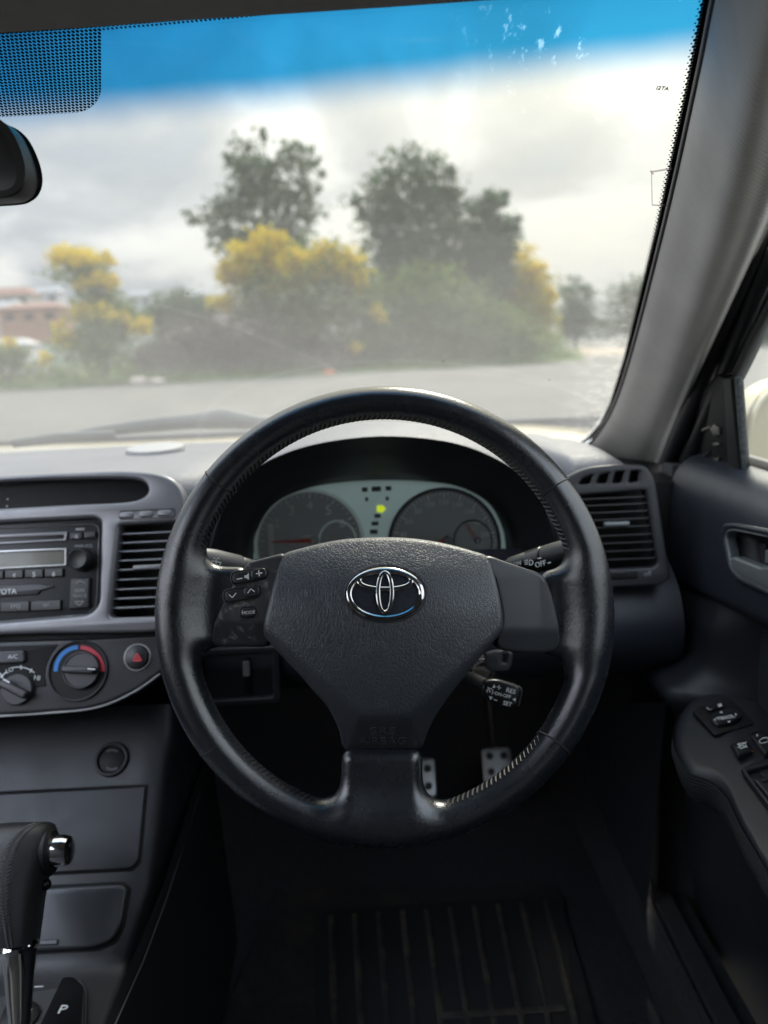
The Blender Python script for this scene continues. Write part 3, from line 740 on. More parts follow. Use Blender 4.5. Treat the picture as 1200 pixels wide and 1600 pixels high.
m3 = N(t, 'ShaderNodeMixShader'); t.links.new(frit, m3.inputs[0]); t.links.new(m2.outputs[0], m3.inputs[1]); t.links.new(bk.outputs[0], m3.inputs[2])
mo = N(t, 'ShaderNodeOutputMaterial'); t.links.new(m3.outputs[0], mo.inputs[0])
add('glass', me, gl, wind, angle=180, fix=False)
# a mark and the ghost of a removed sticker on the glass
class GlassFrame(Frame):
    def P(s, px, py, w=0.0): return glassP(px, py, -0.003)
gdir = (glassP(1040, 130) - glassP(1030, 130)); gup = glassP(1036, 120) - glassP(1036, 140)
GF = Frame(glassP(1036, 137, -.004), gdir, gup)
ink = mat('faded ink', (.10, .09, .09), .7)
ghost = bpy.data.materials.new('sticker ghost'); ghost.use_nodes = True; t = ghost.node_tree; t.nodes.clear()
tl = N(t, 'ShaderNodeBsdfTranslucent'); tl.inputs[0].default_value = (.14, .12, .12, 1); tr = N(t, 'ShaderNodeBsdfTransparent'); m1 = N(t, 'ShaderNodeMixShader', i_Fac=.7); mo = N(t, 'ShaderNodeOutputMaterial')
t.links.new(tr.outputs[0], m1.inputs[1]); t.links.new(tl.outputs[0], m1.inputs[2]); t.links.new(m1.outputs[0], mo.inputs[0])
text('lettering', GF, 'I2TA', 1036, 138, 20, 0, ink, wind, rot=-6, depth=.0002)
GF2 = Frame(glassP(1040, 290, -.004), glassP(1050, 290) - glassP(1030, 290), glassP(1040, 280) - glassP(1040, 300))
glyph('sticker_edge', GF2, [stroke((1018, 268), (1050, 263), 3), stroke((1018, 268), (1019, 320), 1.5), stroke((1019, 320), (1046, 321), 2.2), stroke((1016, 266), (1021, 272), 3)], 0, ghost, wind)

# A-pillar trim between windscreen and door
Eg = [(1135, -80), (1117, 0), (1090, 130), (1040, 350), (985, 560), (957, 640), (930, 684), (905, 712), (895, 750)]
Em = [(1225, -80), (1210, 0), (1185, 130), (1138, 350), (1066, 560), (1036, 640), (1014, 695), (1000, 735), (998, 775)]
Et = [(1330, -80), (1305, 0), (1265, 130), (1192, 350), (1100, 560), (1066, 640), (1040, 705), (1030, 745), (1034, 790)]
rows = []
for a, m_, c_ in zip(Eg, Em, Et):
    A = glassP(*a, -.012); A0 = A + Vector((.004, .03, .012))
    k = a[1]
    Mm = at(*m_, A.y - .100); T = at(*c_, A.y - .090 - .03 * max(0, (k - 300) / 400)); T1 = T + Vector((.03, .05, .01))
    q1 = A.lerp(Mm, .5) + Vector((0, -.003, 0)); q2 = A.lerp(Mm, .86) + Vector((-.001, -.003, 0)); q3 = Mm.lerp(T, .16); q4 = Mm.lerp(T, .6)
    rows.append(catmull([A0, A, q1, q2, q3, q4, T, T1], 4, False))
rows = [list(x) for x in zip(*[catmull(col, 5, False) for col in zip(*rows)])]
pil = thing('pillar_trim', 'grey woven trim on the pillar beside the windscreen', 'pillar trim', rows[3][0])
grid('trim_cover', rows, pillar_m, pil, angle=180)
edge = [glassP(a[0], a[1], -.010) for a in Eg]
tube('edge_seal', catmull(edge, 6, False), .0022, seal_m, pil, n=8)

# roof lining and the rest of the shell that shades the cabin
hl = [(-900, 80), (-500, 55), (-100, 30), (0, 23), (165, 12), (330, 0), (600, -18), (900, -40), (1130, -62), (1190, -68)]
front = [glassP(a, b_, -.012) for a, b_ in hl]
roof = thing('roof_lining', 'pale cloth roof lining at the top edge of the windscreen', 'roof lining', (0, 0, .25))
rows = [[p + Vector((0, .03, .012)) for p in front], [p + Vector((0, .004, .006)) for p in front], [p.copy() for p in front], [p + Vector((0, -.02, .004)) for p in front]]
for f in (.1, .3, .6, 1.0):
    rows.append([Vector((p.x * 1.02 - .0, p.y - .02 - 2.3 * f, p.z + .012 + .05 * min(1, f * 4) - .02 * f)) for p in front])
grid('lining', rows, liner_m, roof, thick=.01)
xl, xr_ = 2 * XC - .38, .38
for nm, x in (('side_rail', .27), ('side_rail', 2 * XC - .27)):
    s_ = 1 if x > 0 else -1
    tube(nm, [(x - s_ * .03, .50, .22), (x, .2, .235), (x + s_ * .01, -.6, .235), (x - s_ * .02, -1.6, .16)], [.035, .04, .04, .05], liner_m, roof, n=10)
shell_m = mat('shell trim', (.045, .047, .052), .8)
shell = thing('cabin_shell', 'dark trim and bulkhead closing the cabin around the footwell', 'car body', (XC, 0, -.9))
box('rear_light_block', (XC, -.28, -.36), (1.58, .14, 1.10), shell_m, shell, .04)  # added unseen wall in place of seats and driver, blocks light from behind
box('rear_bulkhead', (XC, -1.7, -.42), (1.62, .10, 1.0), shell_m, shell, .03)
box('dash_end_filler', (.385, 1.10, -.34), (.11, .24, .31), inset_m, shell)
box('hinge_post', (.445, 1.04, -.57), (.11, .04, .80), shell_m, shell)
box('sill_wall', (.485, .3, -.80), (.03, 2.4, .40), shell_m, shell)
XM = 2 * XC
tube('passenger_pillar', [(XM - .36, 1.22, -.15), (XM - .29, .86, .03), (XM - .25, .60, .17), (XM - .22, .48, .215)], [.04, .034, .034, .036], pillar_m, shell, n=12)
tube('passenger_window_frame', [(XM - .42, .98, -.15), (XM - .36, .76, .08), (XM - .32, .58, .20), (XM - .31, -.4, .215)], [.02, .02, .022, .022], shell_m, shell, n=8)
box('passenger_post', (XM - .38, -.36, .02), (.05, .16, .46), shell_m, shell)
box('passenger_side_wall', (xl - .04, -.2, -.56), (.06, 3.0, .80), shell_m, shell)
box('driver_side_wall', (.46, -1.15, -.53), (.05, 1.2, .75), shell_m, shell)
box('centre_post', (.40, -.55, .02), (.05, .12, .42), shell_m, shell)
box('centre_post', (2 * XC - .40, -.55, .02), (.05, .12, .42), shell_m, shell)
box('firewall', (XC, 1.56, -.58), (1.64, .05, .86), shell_m, shell)

# ================================================================== DASHBOARD
dash = thing('dashboard', 'grey soft dashboard under the windscreen with binnacle hood', 'dashboard', (0, 1.0, -.3))
# top pad: profile from the windscreen foot to the rolled front lip, column by column
def dash_cols():
    return list(np.linspace(-1.13, -.21, 24)) + list(np.linspace(-.195, .215, 24)) + list(np.linspace(.23, .330, 14))
cols = dash_cols(); rows = []
def lipY(x):
    if x < -.20: return .865 + .03 * max(0, (x + .20 + .35) / .35) ** 2 if x > -.55 else .865
    if x > .222: return .925
    return 1.05
for x in cols:
    yl = lipY(x) + (max(0, x - .27) ** 2) * 12; zt = (-.137 if x < -.2 else -.140) - max(0, x - .26) ** 2 * 7
    yb = 1.30 + bow(x) * .9 - .06
    pr = []
    zb = -.146 - (.010 if x > .25 else 0) - max(0, x - .26) ** 2 * 4
    for k in range(10):
        f = k / 9; pr.append(Vector((x, yb + (yl + .03 - yb) * f, zb + (zt - zb) * math.sin(f * math.pi / 2) + .006 * math.sin(f * math.pi))))
    for a in range(1, 8):
        q = R(90 * a / 7); pr.append(Vector((x, yl + .03 - .03 * math.sin(q), zt - .03 * (1 - math.cos(q)))))
    q_ = .07 if (x > .222 or x < -.2) else .005; pr.append(Vector((x, yl + q_, -.178))); pr.append(Vector((x, yl + q_, -.32)))
    rows.append(pr)
grid('top_pad', rows, dash_m, dash, angle=180)
# end cap by the door
# binnacle hood round the dials
lip_px = [(322, 925), (330, 860), (350, 795), (388, 742), (440, 711), (510, 691), (600, 682), (690, 689), (755, 708), (815, 744), (852, 797), (868, 860), (872, 925)]
lip = [at(a, b_, .885 + .02 * abs(a - 600) / 270) for a, b_ in lip_px]
cl_px = [(392, 930), (396, 870), (405, 822), (432, 785), (480, 763), (540, 753), (600, 750), (660, 752), (715, 760), (762, 785), (785, 825), (791, 870), (793, 930)]
clr = [at(a, b_, 1.00) for a, b_ in cl_px]
lc = sum(lip, Vector()) / len(lip)
def ex(p, s, dy): return Vector((lc.x + (p.x - lc.x) * s, p.y + dy, lc.z + (p.z - lc.z) * s))
rings = []
rings.append([Vector((p.x * 1.10, 1.13, -.145 if p.z > -.16 else p.z)) if p.z > -.2 else ex(p, 1.06, .20) for p in lip])
rings.append([ex(p, 1.055, .10) + Vector((0, 0, .004)) for p in lip])
rings.append([ex(p, 1.045, .03) for p in lip]); rings.append([ex(p, 1.03, .008) for p in lip]); rings.append([ex(p, 1.005, .0) for p in lip])
rings = [catmull(r_, 6, False) for r_ in rings]
grid('hood', rings, dash_m, dash, angle=180)
inn = [[ex(p, 1.005, .0) for p in lip], [ex(p, .985, .003) for p in lip], [ex(p, .975, .012) for p in lip], [p.lerp(q, .35) for p, q in zip(lip, clr)], [p.lerp(q, .8) for p, q in zip(lip, clr)], clr, [q + Vector((0, .02, 0)) for q in clr]]
grid('hood_lining', [catmull(r_, 6, False) for r_ in inn], black_m, dash, angle=180)
# knee panel under the column
prof = [(.97, -.262), (.945, -.268), (.925, -.276), (.895, -.295), (.876, -.320), (.868, -.345), (.872, -.375), (.895, -.405), (.94, -.43), (1.02, -.445), (1.3, -.45)]
rows = [[Vector((x, y, z)) for y, z in prof] for x in np.linspace(-.235, .354, 30)]
rows = [list(catmull(r_, 4, False)) for r_ in rows]
grid('knee_panel', rows, door_m, dash, angle=180)
box('dash_core', (.03, 1.25, -.30), (.70, .28, .22), black_m, dash)
box('dash_core', (-.72, 1.18, -.32), (.95, .42, .28), black_m, dash)

# driver's switch panel left of the column, behind the wheel
SF = Frame(at(375, 1055, .868), (1, 0, 0), (0, math.sin(R(-8)), math.cos(R(-8))))
sw = thing('switch_panel', 'small dark square switch panel seen under the left spoke', 'switch panel', SF.o)
L = SF.loop([(308, 1014), (436, 1008), (440, 1096), (312, 1104)])
plate('panel_frame', SF, [roundpoly(L, .008), roundpoly(SF.loop([(316, 1024), (424, 1018), (428, 1088), (320, 1094)]), .005)], -.01, .003, cons_m, sw, .0015)
plate('panel_face', SF, roundpoly(SF.loop([(314, 1022), (426, 1016), (430, 1090), (318, 1096)]), .005), -.012, -.004, black_m, sw, .001)
plate('slot', SF, roundpoly(SF.loop([(377, 1030), (391, 1029), (393, 1086), (379, 1087)]), .003), -.004, -.002, gloss_black, sw, .0005)
plate('slider', SF, roundpoly(SF.loop([(379, 1034), (390, 1033), (391, 1056), (380, 1057)]), .002), -.003, .001, mat('smoke grey plastic', (.16, .165, .17), .4), sw, .0008)

# ------------------------------------------------------------------ instrument cluster
IF = Frame(at(595, 850, .998), (1, 0, 0), (0, math.sin(R(14)), math.cos(R(14))))
clus = thing('instrument_cluster', 'pale green-grey instrument cluster with two dark dials inside the binnacle', 'instrument cluster', IF.o)
face_m = mat('pale dial plate', (.42, .52, .51), .55, emit=(.40, .52, .51), estr=.05, var=.05)
dial_m = mat('dark dial', (.075, .085, .087), .45, emit=(.05, .055, .057), estr=.10)
dialr_m = mat('dial rim', (.30, .36, .35), .4, emit=(.3, .36, .35), estr=.05)
num_m = mat('dial numerals', (.30, .33, .33), .5, emit=(.3, .33, .33), estr=.02)
red_m = mat('red needle', (.22, .025, .02), .4, emit=(.5, .02, .015), estr=.01)
plate('face_plate', IF, IF.loop([(a, b_) for a, b_ in catmull([Vector(p) for p in cl_px], 5, False)]), -.006, 0, face_m, clus, .001)
for nm, cx, cy_, r_, in (('dial', 484, 850, 84), ('dial', 694, 850, 86)):
    u, v = IF.px(cx, cy_); k = IF.k(cx, cy_); r0 = r_ * k
    d = lathe(nm, IF, u, v, [(r0 * 1.0, -.002), (r0, .0025), (r0 * .985, .004), (r0 * .955, .004), (r0 * .94, .0015), (0.0001, .0015)], dial_m, clus, 48)
    d['label'] = 'tachometer dial with red needle' if cx < 600 else 'speedometer dial with small gauge on its right'
    plate('dial_rim', IF, [ell(u, v, r0 * 1.03, r0 * 1.03, 48), ell(u, v, r0 * .965, r0 * .965, 48)], .0, .005, dialr_m if cx < 600 else black_m, d, .001)
    tick = []
    n_ = 8 if cx < 600 else 12
    labs = ['0', '1', '2', '3', '4', '5', '6', '7', '8'] if cx < 600 else ['', '20', '40', '60', '80', '100', '120', '140', '160', '180', '200', '220', '']
    for i in range(n_ * 4 + 1):
        a = R(205 - 230 * i / (n_ * 4)); o1, o2 = (.93, .84) if i % 4 == 0 else (.93, .88)
        tick.append(stroke((cx + r_ * o1 * math.cos(a), cy_ - r_ * o1 * math.sin(a)), (cx + r_ * o2 * math.cos(a), cy_ - r_ * o2 * math.sin(a)), 2.0 if i % 4 == 0 else 1.0))
    glyph('tick_marks', IF, tick, .002, num_m, d)
    for i in range(n_ + 1):
        a = R(205 - 230 * i / n_); f = .72 if cx < 600 else .76
        if labs[i] and 0 < i and a > R(-5): text('numeral', IF, labs[i], cx + r_ * f * math.cos(a), cy_ - r_ * f * math.sin(a), 8 if len(labs[i]) == 1 else (11 if len(labs[i]) == 2 else 14), .002, num_m, d)
    # the small gauge let into the right of each dial
    su, sv = IF.px(cx + r_ * .52, cy_ - 4)
    plate('small_gauge', IF, [ell(su, sv, r_ * k * .36, r_ * k * .40, 30), ell(su, sv, r_ * k * .33, r_ * k * .37, 30)], .0015, .003, black_m if cx > 600 else dialr_m, d, .0005)
    kx = cx + r_ * (.06 if cx > 600 else .10)
    nu, nv = IF.px(kx, cy_ - 6)
    lathe('needle_hub', IF, nu, nv, [(.006, .002), (.006, .006), (.004, .008), (.0001, .008)], dial_m if cx < 600 else grey_handle, d, 18)
    if cx > 600:
        lathe('needle_hub', IF, *IF.px(cx + r_ * .60, cy_ - 6), [(.0045, .002), (.0045, .005), (.003, .007), (.0001, .007)], grey_handle, d, 16)
        glyph('needle', IF, [[(kx, cy_ - 9), (kx - 60, cy_ + 6), (kx - 60, cy_ + 7), (kx, cy_ - 3)]], .007, red_m, d)
        glyph('needle', IF, [stroke((cx + r_ * .60, cy_ - 6), (cx + r_ * .42, cy_ - 30), 2.5)], .006, red_m, d)
        plate('odometer_window', IF, roundpoly(IF.loop([(cx + 30, cy_ + 10), (cx + 82, cy_ + 8), (cx + 82, cy_ + 18), (cx + 30, cy_ + 20)]), .001), .001, .003, gloss_black, d, .0005)
    else:
        glyph('needle', IF, [[(kx, cy_ - 9), (kx - 68, cy_ - 4), (kx - 68, cy_ - 2), (kx, cy_ - 2)]], .007, red_m, d)
        text('lettering', IF, 'x1000r/min', 484, 838, 30, .002, num_m, d)
warn_off = mat('unlit warning lamp', (.02, .022, .022), .4)
warn_on = mat('lit arrow lamp', (.35, .45, .02), .4, emit=(.55, .66, .02), estr=.22)
for x, y, w, h_ in ((570, 765, 9, 7), (588, 764, 15, 8), (607, 763, 9, 7), (573, 780, 5, 6), (605, 779, 5, 6), (590, 806, 10, 6), (586, 818, 11, 6), (584, 831, 12, 7)):
    u, v = IF.px(x, y); k = IF.k(x, y)
    plate('warning_lamp', IF, rrect(u, v, w * k, h_ * k, .0006), -.001, .0012, warn_off, clus, .0003)
glyph('indicator_arrow', IF, [[(589, 790), (596, 790), (596, 788), (603, 795), (596, 802), (596, 800), (589, 800)]], .001, warn_on, clus)
lens = bpy.data.materials.new('cluster lens'); lens.use_nodes = True; t = lens.node_tree; t.nodes.clear()
tr = N(t, 'ShaderNodeBsdfTransparent'); tr.inputs[0].default_value = (.93, .95, .95, 1); gy = N(t, 'ShaderNodeBsdfGlossy', i_Roughness=.03)
fz_ = N(t, 'ShaderNodeFresnel', i_IOR=1.3); m1 = N(t, 'ShaderNodeMixShader'); t.links.new(fz_.outputs[0], m1.inputs[0]); t.links.new(tr.outputs[0], m1.inputs[1]); t.links.new(gy.outputs[0], m1.inputs[2])
mo = N(t, 'ShaderNodeOutputMaterial'); t.links.new(m1.outputs[0], mo.inputs[0])
LF = Frame(at(595, 850, .970), (1, 0, 0), (0, math.sin(R(-14)), math.cos(R(-14))))
plate('lens', LF, [LF.px(600 + (a - 600) * 1.03, 850 + (b_ - 850) * 1.03) for a, b_ in catmull([Vector(p) for p in cl_px], 3, False)], 0, .0015, lens, clus, .0002)

# ------------------------------------------------------------------ right-hand vent unit
VF = Frame(at(975, 830, .880), (1, -.06, 0), (0, math.sin(R(10)), math.cos(R(10))))
vent = thing('side_vent', 'dark air vent with demister slots beside the driver door', 'air vent', VF.o)
outer = roundpoly(VF.loop([(868, 775), (884, 745), (915, 730), (965, 725), (1008, 727), (1022, 745), (1046, 905), (1030, 914), (880, 922)]), [.004, .008, .012, .01, .006, .01, .006, .004, .004])
hole = roundpoly(VF.loop([(880, 776), (1008, 766), (1027, 880), (1020, 886), (890, 893)]), .004)
slots = [roundpoly(VF.loop(q), .002) for q in ([(904, 757), (910, 748), (925, 742), (921, 756)], [(931, 755), (936, 743), (951, 739), (947, 755)], [(956, 755), (961, 738), (974, 737), (970, 754)], [(981, 754), (985, 737), (998, 736), (996, 752)])]
plate('vent_frame', VF, [outer, hole] + slots, -.02, .004, mat('charcoal vent plastic', (.042, .043, .048), .40, metal=.2, bump=[('pebble', 1500, .1, .0003)]), vent, .003, res=3)
plate('vent_back', VF, roundpoly(VF.loop([(872, 770), (1035, 740), (1040, 895), (885, 905)]), .004), -.06, -.045, mat('vent black', (.004, .004, .004), .8), vent, .001)
plate('slot_back', VF, roundpoly(VF.loop([(890, 765), (905, 735), (1005, 730), (1008, 760)]), .004), -.03, -.022, black_m, vent, .001)
for i, y in enumerate([776.5, 787, 798.5, 810, 822, 835, 847, 859.5, 872.5]):
    a, b_ = VF.px(878, y + 5), VF.px(1010 + (y - 770) * .16, y - 1)
    c0 = ((a[0] + b_[0]) / 2, (a[1] + b_[1]) / 2); ln = math.hypot(b_[0] - a[0], b_[1] - a[1])
    V8 = []
    for (u, v) in (a, b_):
        for dv, w in ((-.0010, -.002), (.0008, -.002), (-.0012, -.020), (-.0030, -.020)): V8.append(VF.W(u, v + dv, w))
    add('slat', mesh('slat', V8, [(0, 1, 5, 4), (1, 2, 6, 5), (2, 3, 7, 6), (3, 0, 4, 7), (0, 3, 2, 1), (4, 5, 6, 7)]), climate_m, vent, smooth=False)
u, v = VF.px(963, 818.5); k = VF.k(963, 818)
plate('vent_tab', VF, rrect(u, v, 40 * k, 8 * k, 3.5 * k, R(1)), -.004, .006, grey_handle, vent, .0022, res=3)
u, v = VF.px(968, 898)
plate('thumb_wheel_slot', VF, rrect(u, v, 54 * k, 13 * k, 4 * k, R(2)), .003, .0055, black_m, vent, .001)
for q in range(7): plate('thumb_wheel_rib', VF, rrect(*VF.px(951 + q * 5.5, 898.3 - q * .2), 3 * k, 8 * k, .8 * k), .004, .0075, cons_m, vent, .0006)
text('lettering', VF, 'off', 1012, 896, 12, .0042, print_g, vent, rot=2)

# disc on the dash top
PZ = Frame(onz(243, 702, -.130), (1, 0, 0), (0, 1, .05))
tag(lathe('dash_disc', PZ, 0, 0, [(.041, -.006), (.042, .0), (.0405, .0035), (.037, .0045), (.012, .005), (.0001, .005)], mat('grey disc plastic', (.34, .34, .345), .4, var=.05), n=48), 'round pale grey disc lying on the dashboard top', 'sensor disc')

# ------------------------------------------------------------------ centre stack
CS = Frame(at(130, 862, .835), (1, 0, 0), (0, math.sin(R(19)), math.cos(R(19))))
bez = thing('centre_fascia', 'satin silver centre fascia around clock slot, radio and air vent', 'fascia', CS.o)
co = CS.loop([(-420, 775), (-200, 757), (0, 744), (120, 738), (205, 736), (258, 743), (283, 762), (291, 792), (290, 850), (276, 940), (266, 984), (0, 992), (-420, 1020)])
co = [tuple(p) for p in catmull([Vector(p) for p in co], 5)]
clock = [tuple(p) for p in catmull([Vector(p) for p in CS.loop([(-420, 790), (-200, 768), (0, 754), (110, 749.5), (190, 748.5), (222, 752), (233, 765), (224, 778), (195, 785), (110, 789), (0, 795), (-200, 808), (-420, 828)])], 4)]
rad = roundpoly(CS.loop([(-420, 850), (-200, 830), (0, 817), (150, 809), (160, 815), (157, 945), (140, 961), (0, 973), (-200, 985), (-420, 1000)]), [0, 0, 0, .006, .004, .012, .01, 0, 0, 0])
vh = roundpoly(CS.loop([(188, 821), (278, 815), (272, 962), (172, 965)]), [.004, .003, .003, .006])
strip = roundpoly(CS.loop([(188, 806), (200, 797), (274, 795), (276, 806)]), .003)
plate('bezel', CS, [co, clock, rad, vh], -.018, .004, silver_m, bez, .004, res=4)
plate('clock_window', CS, roundpoly(CS.loop([(-430, 780), (240, 740), (242, 790), (-430, 835)]), .002), -.02, -.011, inset_m, bez, .0005)
glyph('clock_dots', CS, [ell(12, 780, 1.6, 1.6, 8), ell(11, 791, 1.6, 1.6, 8)], -.0108, print_g, bez)
plate('vent_back', CS, CS.loop([(165, 812), (290, 808), (290, 970), (160, 972)]), -.06, -.05, mat('vent dark', (.004, .004, .004), .8), bez, .0005)
for y in (833, 847, 860.5, 875, 889.5, 905, 920, 934.5, 949):
    a, b_ = CS.px(186 - (y - 820) * .1 - 2, y + 1), CS.px(280, y - 3.5)
    V8 = []
    for (u, v) in (a, b_):
        for dv, w in ((-.0009, -.004), (.0008, -.0045), (-.0010, -.022), (-.0028, -.022)): V8.append(CS.W(u, v + dv, w))
    add('slat', mesh('slat', V8, [(0, 1, 5, 4), (1, 2, 6, 5), (2, 3, 7, 6), (3, 0, 4, 7), (0, 3, 2, 1), (4, 5, 6, 7)]), silver_m, bez, smooth=False)
u, v = CS.px(232, 886.5); k = CS.k(200, 880)
plate('vent_tab', CS, rrect(u, v, 46 * k, 8 * k, 3 * k, R(0)), -.006, .005, silver_m, bez, .002, res=3)
u, v = CS.px(232, 804)
plate('lamp_recess', CS, [rrect(u, v, 88 * k, 15 * k, 5 * k), rrect(u, v, 84 * k, 11.5 * k, 4 * k)], .0036, .0052, climate_m, bez, .0006)
for x, y in ((200, 805.5), (230, 804), (259, 802.5)):
    u, v = CS.px(x, y); plate('blank_button', CS, rrect(u, v, 22 * k, 10 * k, 4.5 * k), .002, .0062, silver_m, bez, .0018, res=3)

# ------------------------------------------------------------------ car radio
rd = thing('car_radio', 'black car radio with volume knob and preset buttons in the centre fascia', 'car radio', CS.P(60, 890))
ro = roundpoly(CS.loop([(-420, 846), (0, 815), (152, 808), (161, 815), (158, 946), (140, 963), (0, 975), (-420, 1004)]), .004)
plate('radio_face', CS, ro, -.02, -.006, mat('radio black', (.016, .018, .023), .32, bump=[('pebble', 1700, .06, .0002)]), rd, .001)
def fr_line(nm, pts, r_, m_, par, w=-.0055): return tube(nm, [CS.P(a, b_, w) for a, b_ in pts], r_, m_, par, n=6)
fr_line('edge_trim', [(-300, 847), (0, 826), (100, 821), (145, 819), (152, 822), (155, 830), (152, 930), (150, 948), (138, 958)], .0009, silver_m, rd)
fr_line('edge_trim', [(-300, 990), (0, 972), (138, 960.5)], .0011, silver_m, rd)
u0 = lambda pts, rr=.001: roundpoly(CS.loop(pts, -.004), rr)
plate('disc_slot_frame', CS, [u0([(-200, 848), (0, 835.5), (106, 830.5), (104, 845), (0, 851), (-200, 862)]), u0([(-190, 853), (0, 840.5), (101, 836), (100, 842), (0, 847), (-190, 859)])], -.007, -.003, silver_m, rd, .0006)
plate('disc_slot', CS, u0([(-200, 849), (0, 836), (105, 832), (103, 845), (0, 850), (-200, 862)]), -.008, -.0055, gloss_black, rd, .0003)
for q in ([(110, 833), (129, 832), (129, 842), (110, 843)], [(132, 831.5), (150, 830.5), (150, 840), (132, 841.5)]):
    plate('eject_button', CS, u0(q), -.007, -.002, climate_m, rd, .0012)
glyph('eject_symbol', CS, [[(116, 839), (119.5, 835), (123, 839)], stroke((116, 840.5), (123, 840.5), 1.2)], -.0018, print_g, rd)
u, v = CS.px(122, 826); plate('disc_mark', CS, rrect(u, v, 14 * k, 4 * k, .0006), -.0062, -.0055, print_g, rd, .0002)
glass_lcd = mat('lcd glass', (.17, .165, .14), .25, var=.06, vscale=50, coat=.3)
plate('display_frame', CS, [u0([(-200, 872), (0, 860), (104, 856), (104, 884), (0, 890), (-200, 898)]), u0([(-200, 876), (0, 863.5), (101, 859.5), (101, 881.5), (0, 886.5), (-200, 894)])], -.007, -.0035, trim_m, rd, .0006)
plate('display', CS, u0([(-200, 873), (0, 861), (103, 857), (103, 884), (0, 889), (-200, 897)]), -.008, -.005, glass_lcd, rd, .0003)
text('lettering', CS, 'PWR·VOL', 131, 853, 28, -.0058, print_g, rd)
ku, kv = CS.px(128, 874.5)
lathe('knob_ring', CS, ku, kv, [(.0135, -.007), (.0138, -.004), (.0130, -.003), (.0120, -.0045), (.0001, -.0045)], climate_m, rd, 40)
kn = lathe('volume_knob', CS, ku, kv, [(.0118, -.005), (.0116, .010), (.0112, .013), (.0100, .0145), (.0080, .0135), (.0001, .0130)], button_m, rd, 40)
for i, (x0_, x1_, s_) in enumerate(((-54, -24, '2'), (-23, 7, '3'), (8, 38, '4'), (39, 69, '5'), (70, 100, '6'))):
    yo = lambda x: 891.5 - x * .035
    plate('preset_button', CS, u0([(x0_ + .6, yo(x0_)), (x1_ - .6, yo(x1_)), (x1_ - .6, yo(x1_) + 13), (x0_ + .6, yo(x0_) + 13)]), -.007, -.002, button_m, rd, .0011)
    text('lettering', CS, s_, (x0_ + x1_) / 2 - 1, yo(x0_) + 7.5, 4.5, -.0019, print_w, rd)
lb = plate('brand_bar', CS, u0([(-90, 918), (0, 914.5), (60, 912.5), (86, 916), (62, 924), (60, 929), (0, 933), (-90, 938)], .002), -.007, -.003, climate_m, rd, .0012)
text('lettering', CS, 'TOYOTA', 2, 924.5, 48, -.0028, print_w, rd, bold=.012)
for (x0_, x1_, s_, cx) in ((-50, 0, 'FM1', -25), (1, 47, 'FM2', 24.5), (49, 96, 'AM', 72)):
    yo = lambda x: 941 - x * .04
    plate('band_button', CS, u0([(x0_, yo(x0_)), (x1_, yo(x1_)), (x1_, yo(x1_) + 16), (x0_, yo(x0_) + 16)]), -.007, -.002, button_m, rd, .0011)
    text('lettering', CS, s_, cx, yo(cx) + 7.5, 15 if len(s_) == 3 else 10, -.0019, print_g, rd)
plate('seek_rocker', CS, u0([(111, 904), (142, 902), (141, 950), (109, 952.5)], .0015), -.007, -.001, button_m, rd, .002, res=3)
text('lettering', CS, 'SEEK', 125, 922.5, 17, -.0009, print_g, rd); text('lettering', CS, 'TRACK', 124.5, 931, 23, -.0009, print_g, rd)
glyph('arrow', CS, [stroke((118, 912), (125, 907), 1.3), stroke((125, 907), (133, 911), 1.3)], -.0009, print_g, rd)
glyph('arrow', CS, [stroke((117, 940), (131, 939.5), 1.2), stroke((117, 940), (124, 946), 1.2), stroke((124, 946), (131, 939.5), 1.2)], -.0009, print_g, rd)

# ------------------------------------------------------------------ climate panel
CP = Frame(at(130, 1055, .795), (1, 0, 0), (0, math.sin(R(26)), math.cos(R(26))))
cl = thing('climate_panel', 'dark graphite climate panel with red and blue dial below the radio', 'climate controls', CP.o)
pan = CP.loop([(-420, 1020), (0, 1000), (150, 996), (262, 990), (264, 1020), (254, 1048), (215, 1077), (170, 1099), (130, 1109), (0, 1118), (-420, 1140)])
plate('panel', CP, roundpoly(pan, .006), -.03, 0, climate_m, cl, .004, res=3)
tube('lower_trim', [CP.P(a, b_, -.001) for a, b_ in catmull([Vector(p) for p in [(-300, 1136), (0, 1119), (90, 1113), (135, 1108.5), (172, 1099), (215, 1078), (250, 1053)]], 8, False)], .0013, trim_m, cl, n=8)
plate('overhang', CP, CP.loop([(-420, 985), (268, 966), (268, 1000), (-420, 1030)]), -.05, -.012, black_m, cl, .004)
ins = CP.loop([(-300, 1022), (0, 1010), (92, 1007), (80, 1022), (72, 1040), (70, 1056), (73, 1073), (40, 1075), (-300, 1090)])
plate('black_inset', CP, roundpoly(ins, .002), -.002, .0008, inset_m, cl, .0004)
k2 = CP.k(120, 1048)
u, v = CP.px(122.5, 1048)
plate('dial_ring', CP, [ell(u, v, 47 * k2, 47 * k2, 56), ell(u, v, 43.5 * k2, 43.5 * k2, 56)], -.003, .0035, climate_m, cl, .0014, res=3)
td = lathe('temperature_dial', CP, u, v, [(44 * k2, -.002), (44 * k2, .001), (.0001, .001)], inset_m, cl, 48)
blue_p = mat('blue print', (.015, .19, .56), .5); red_p = mat('red print', (.52, .025, .05), .5)
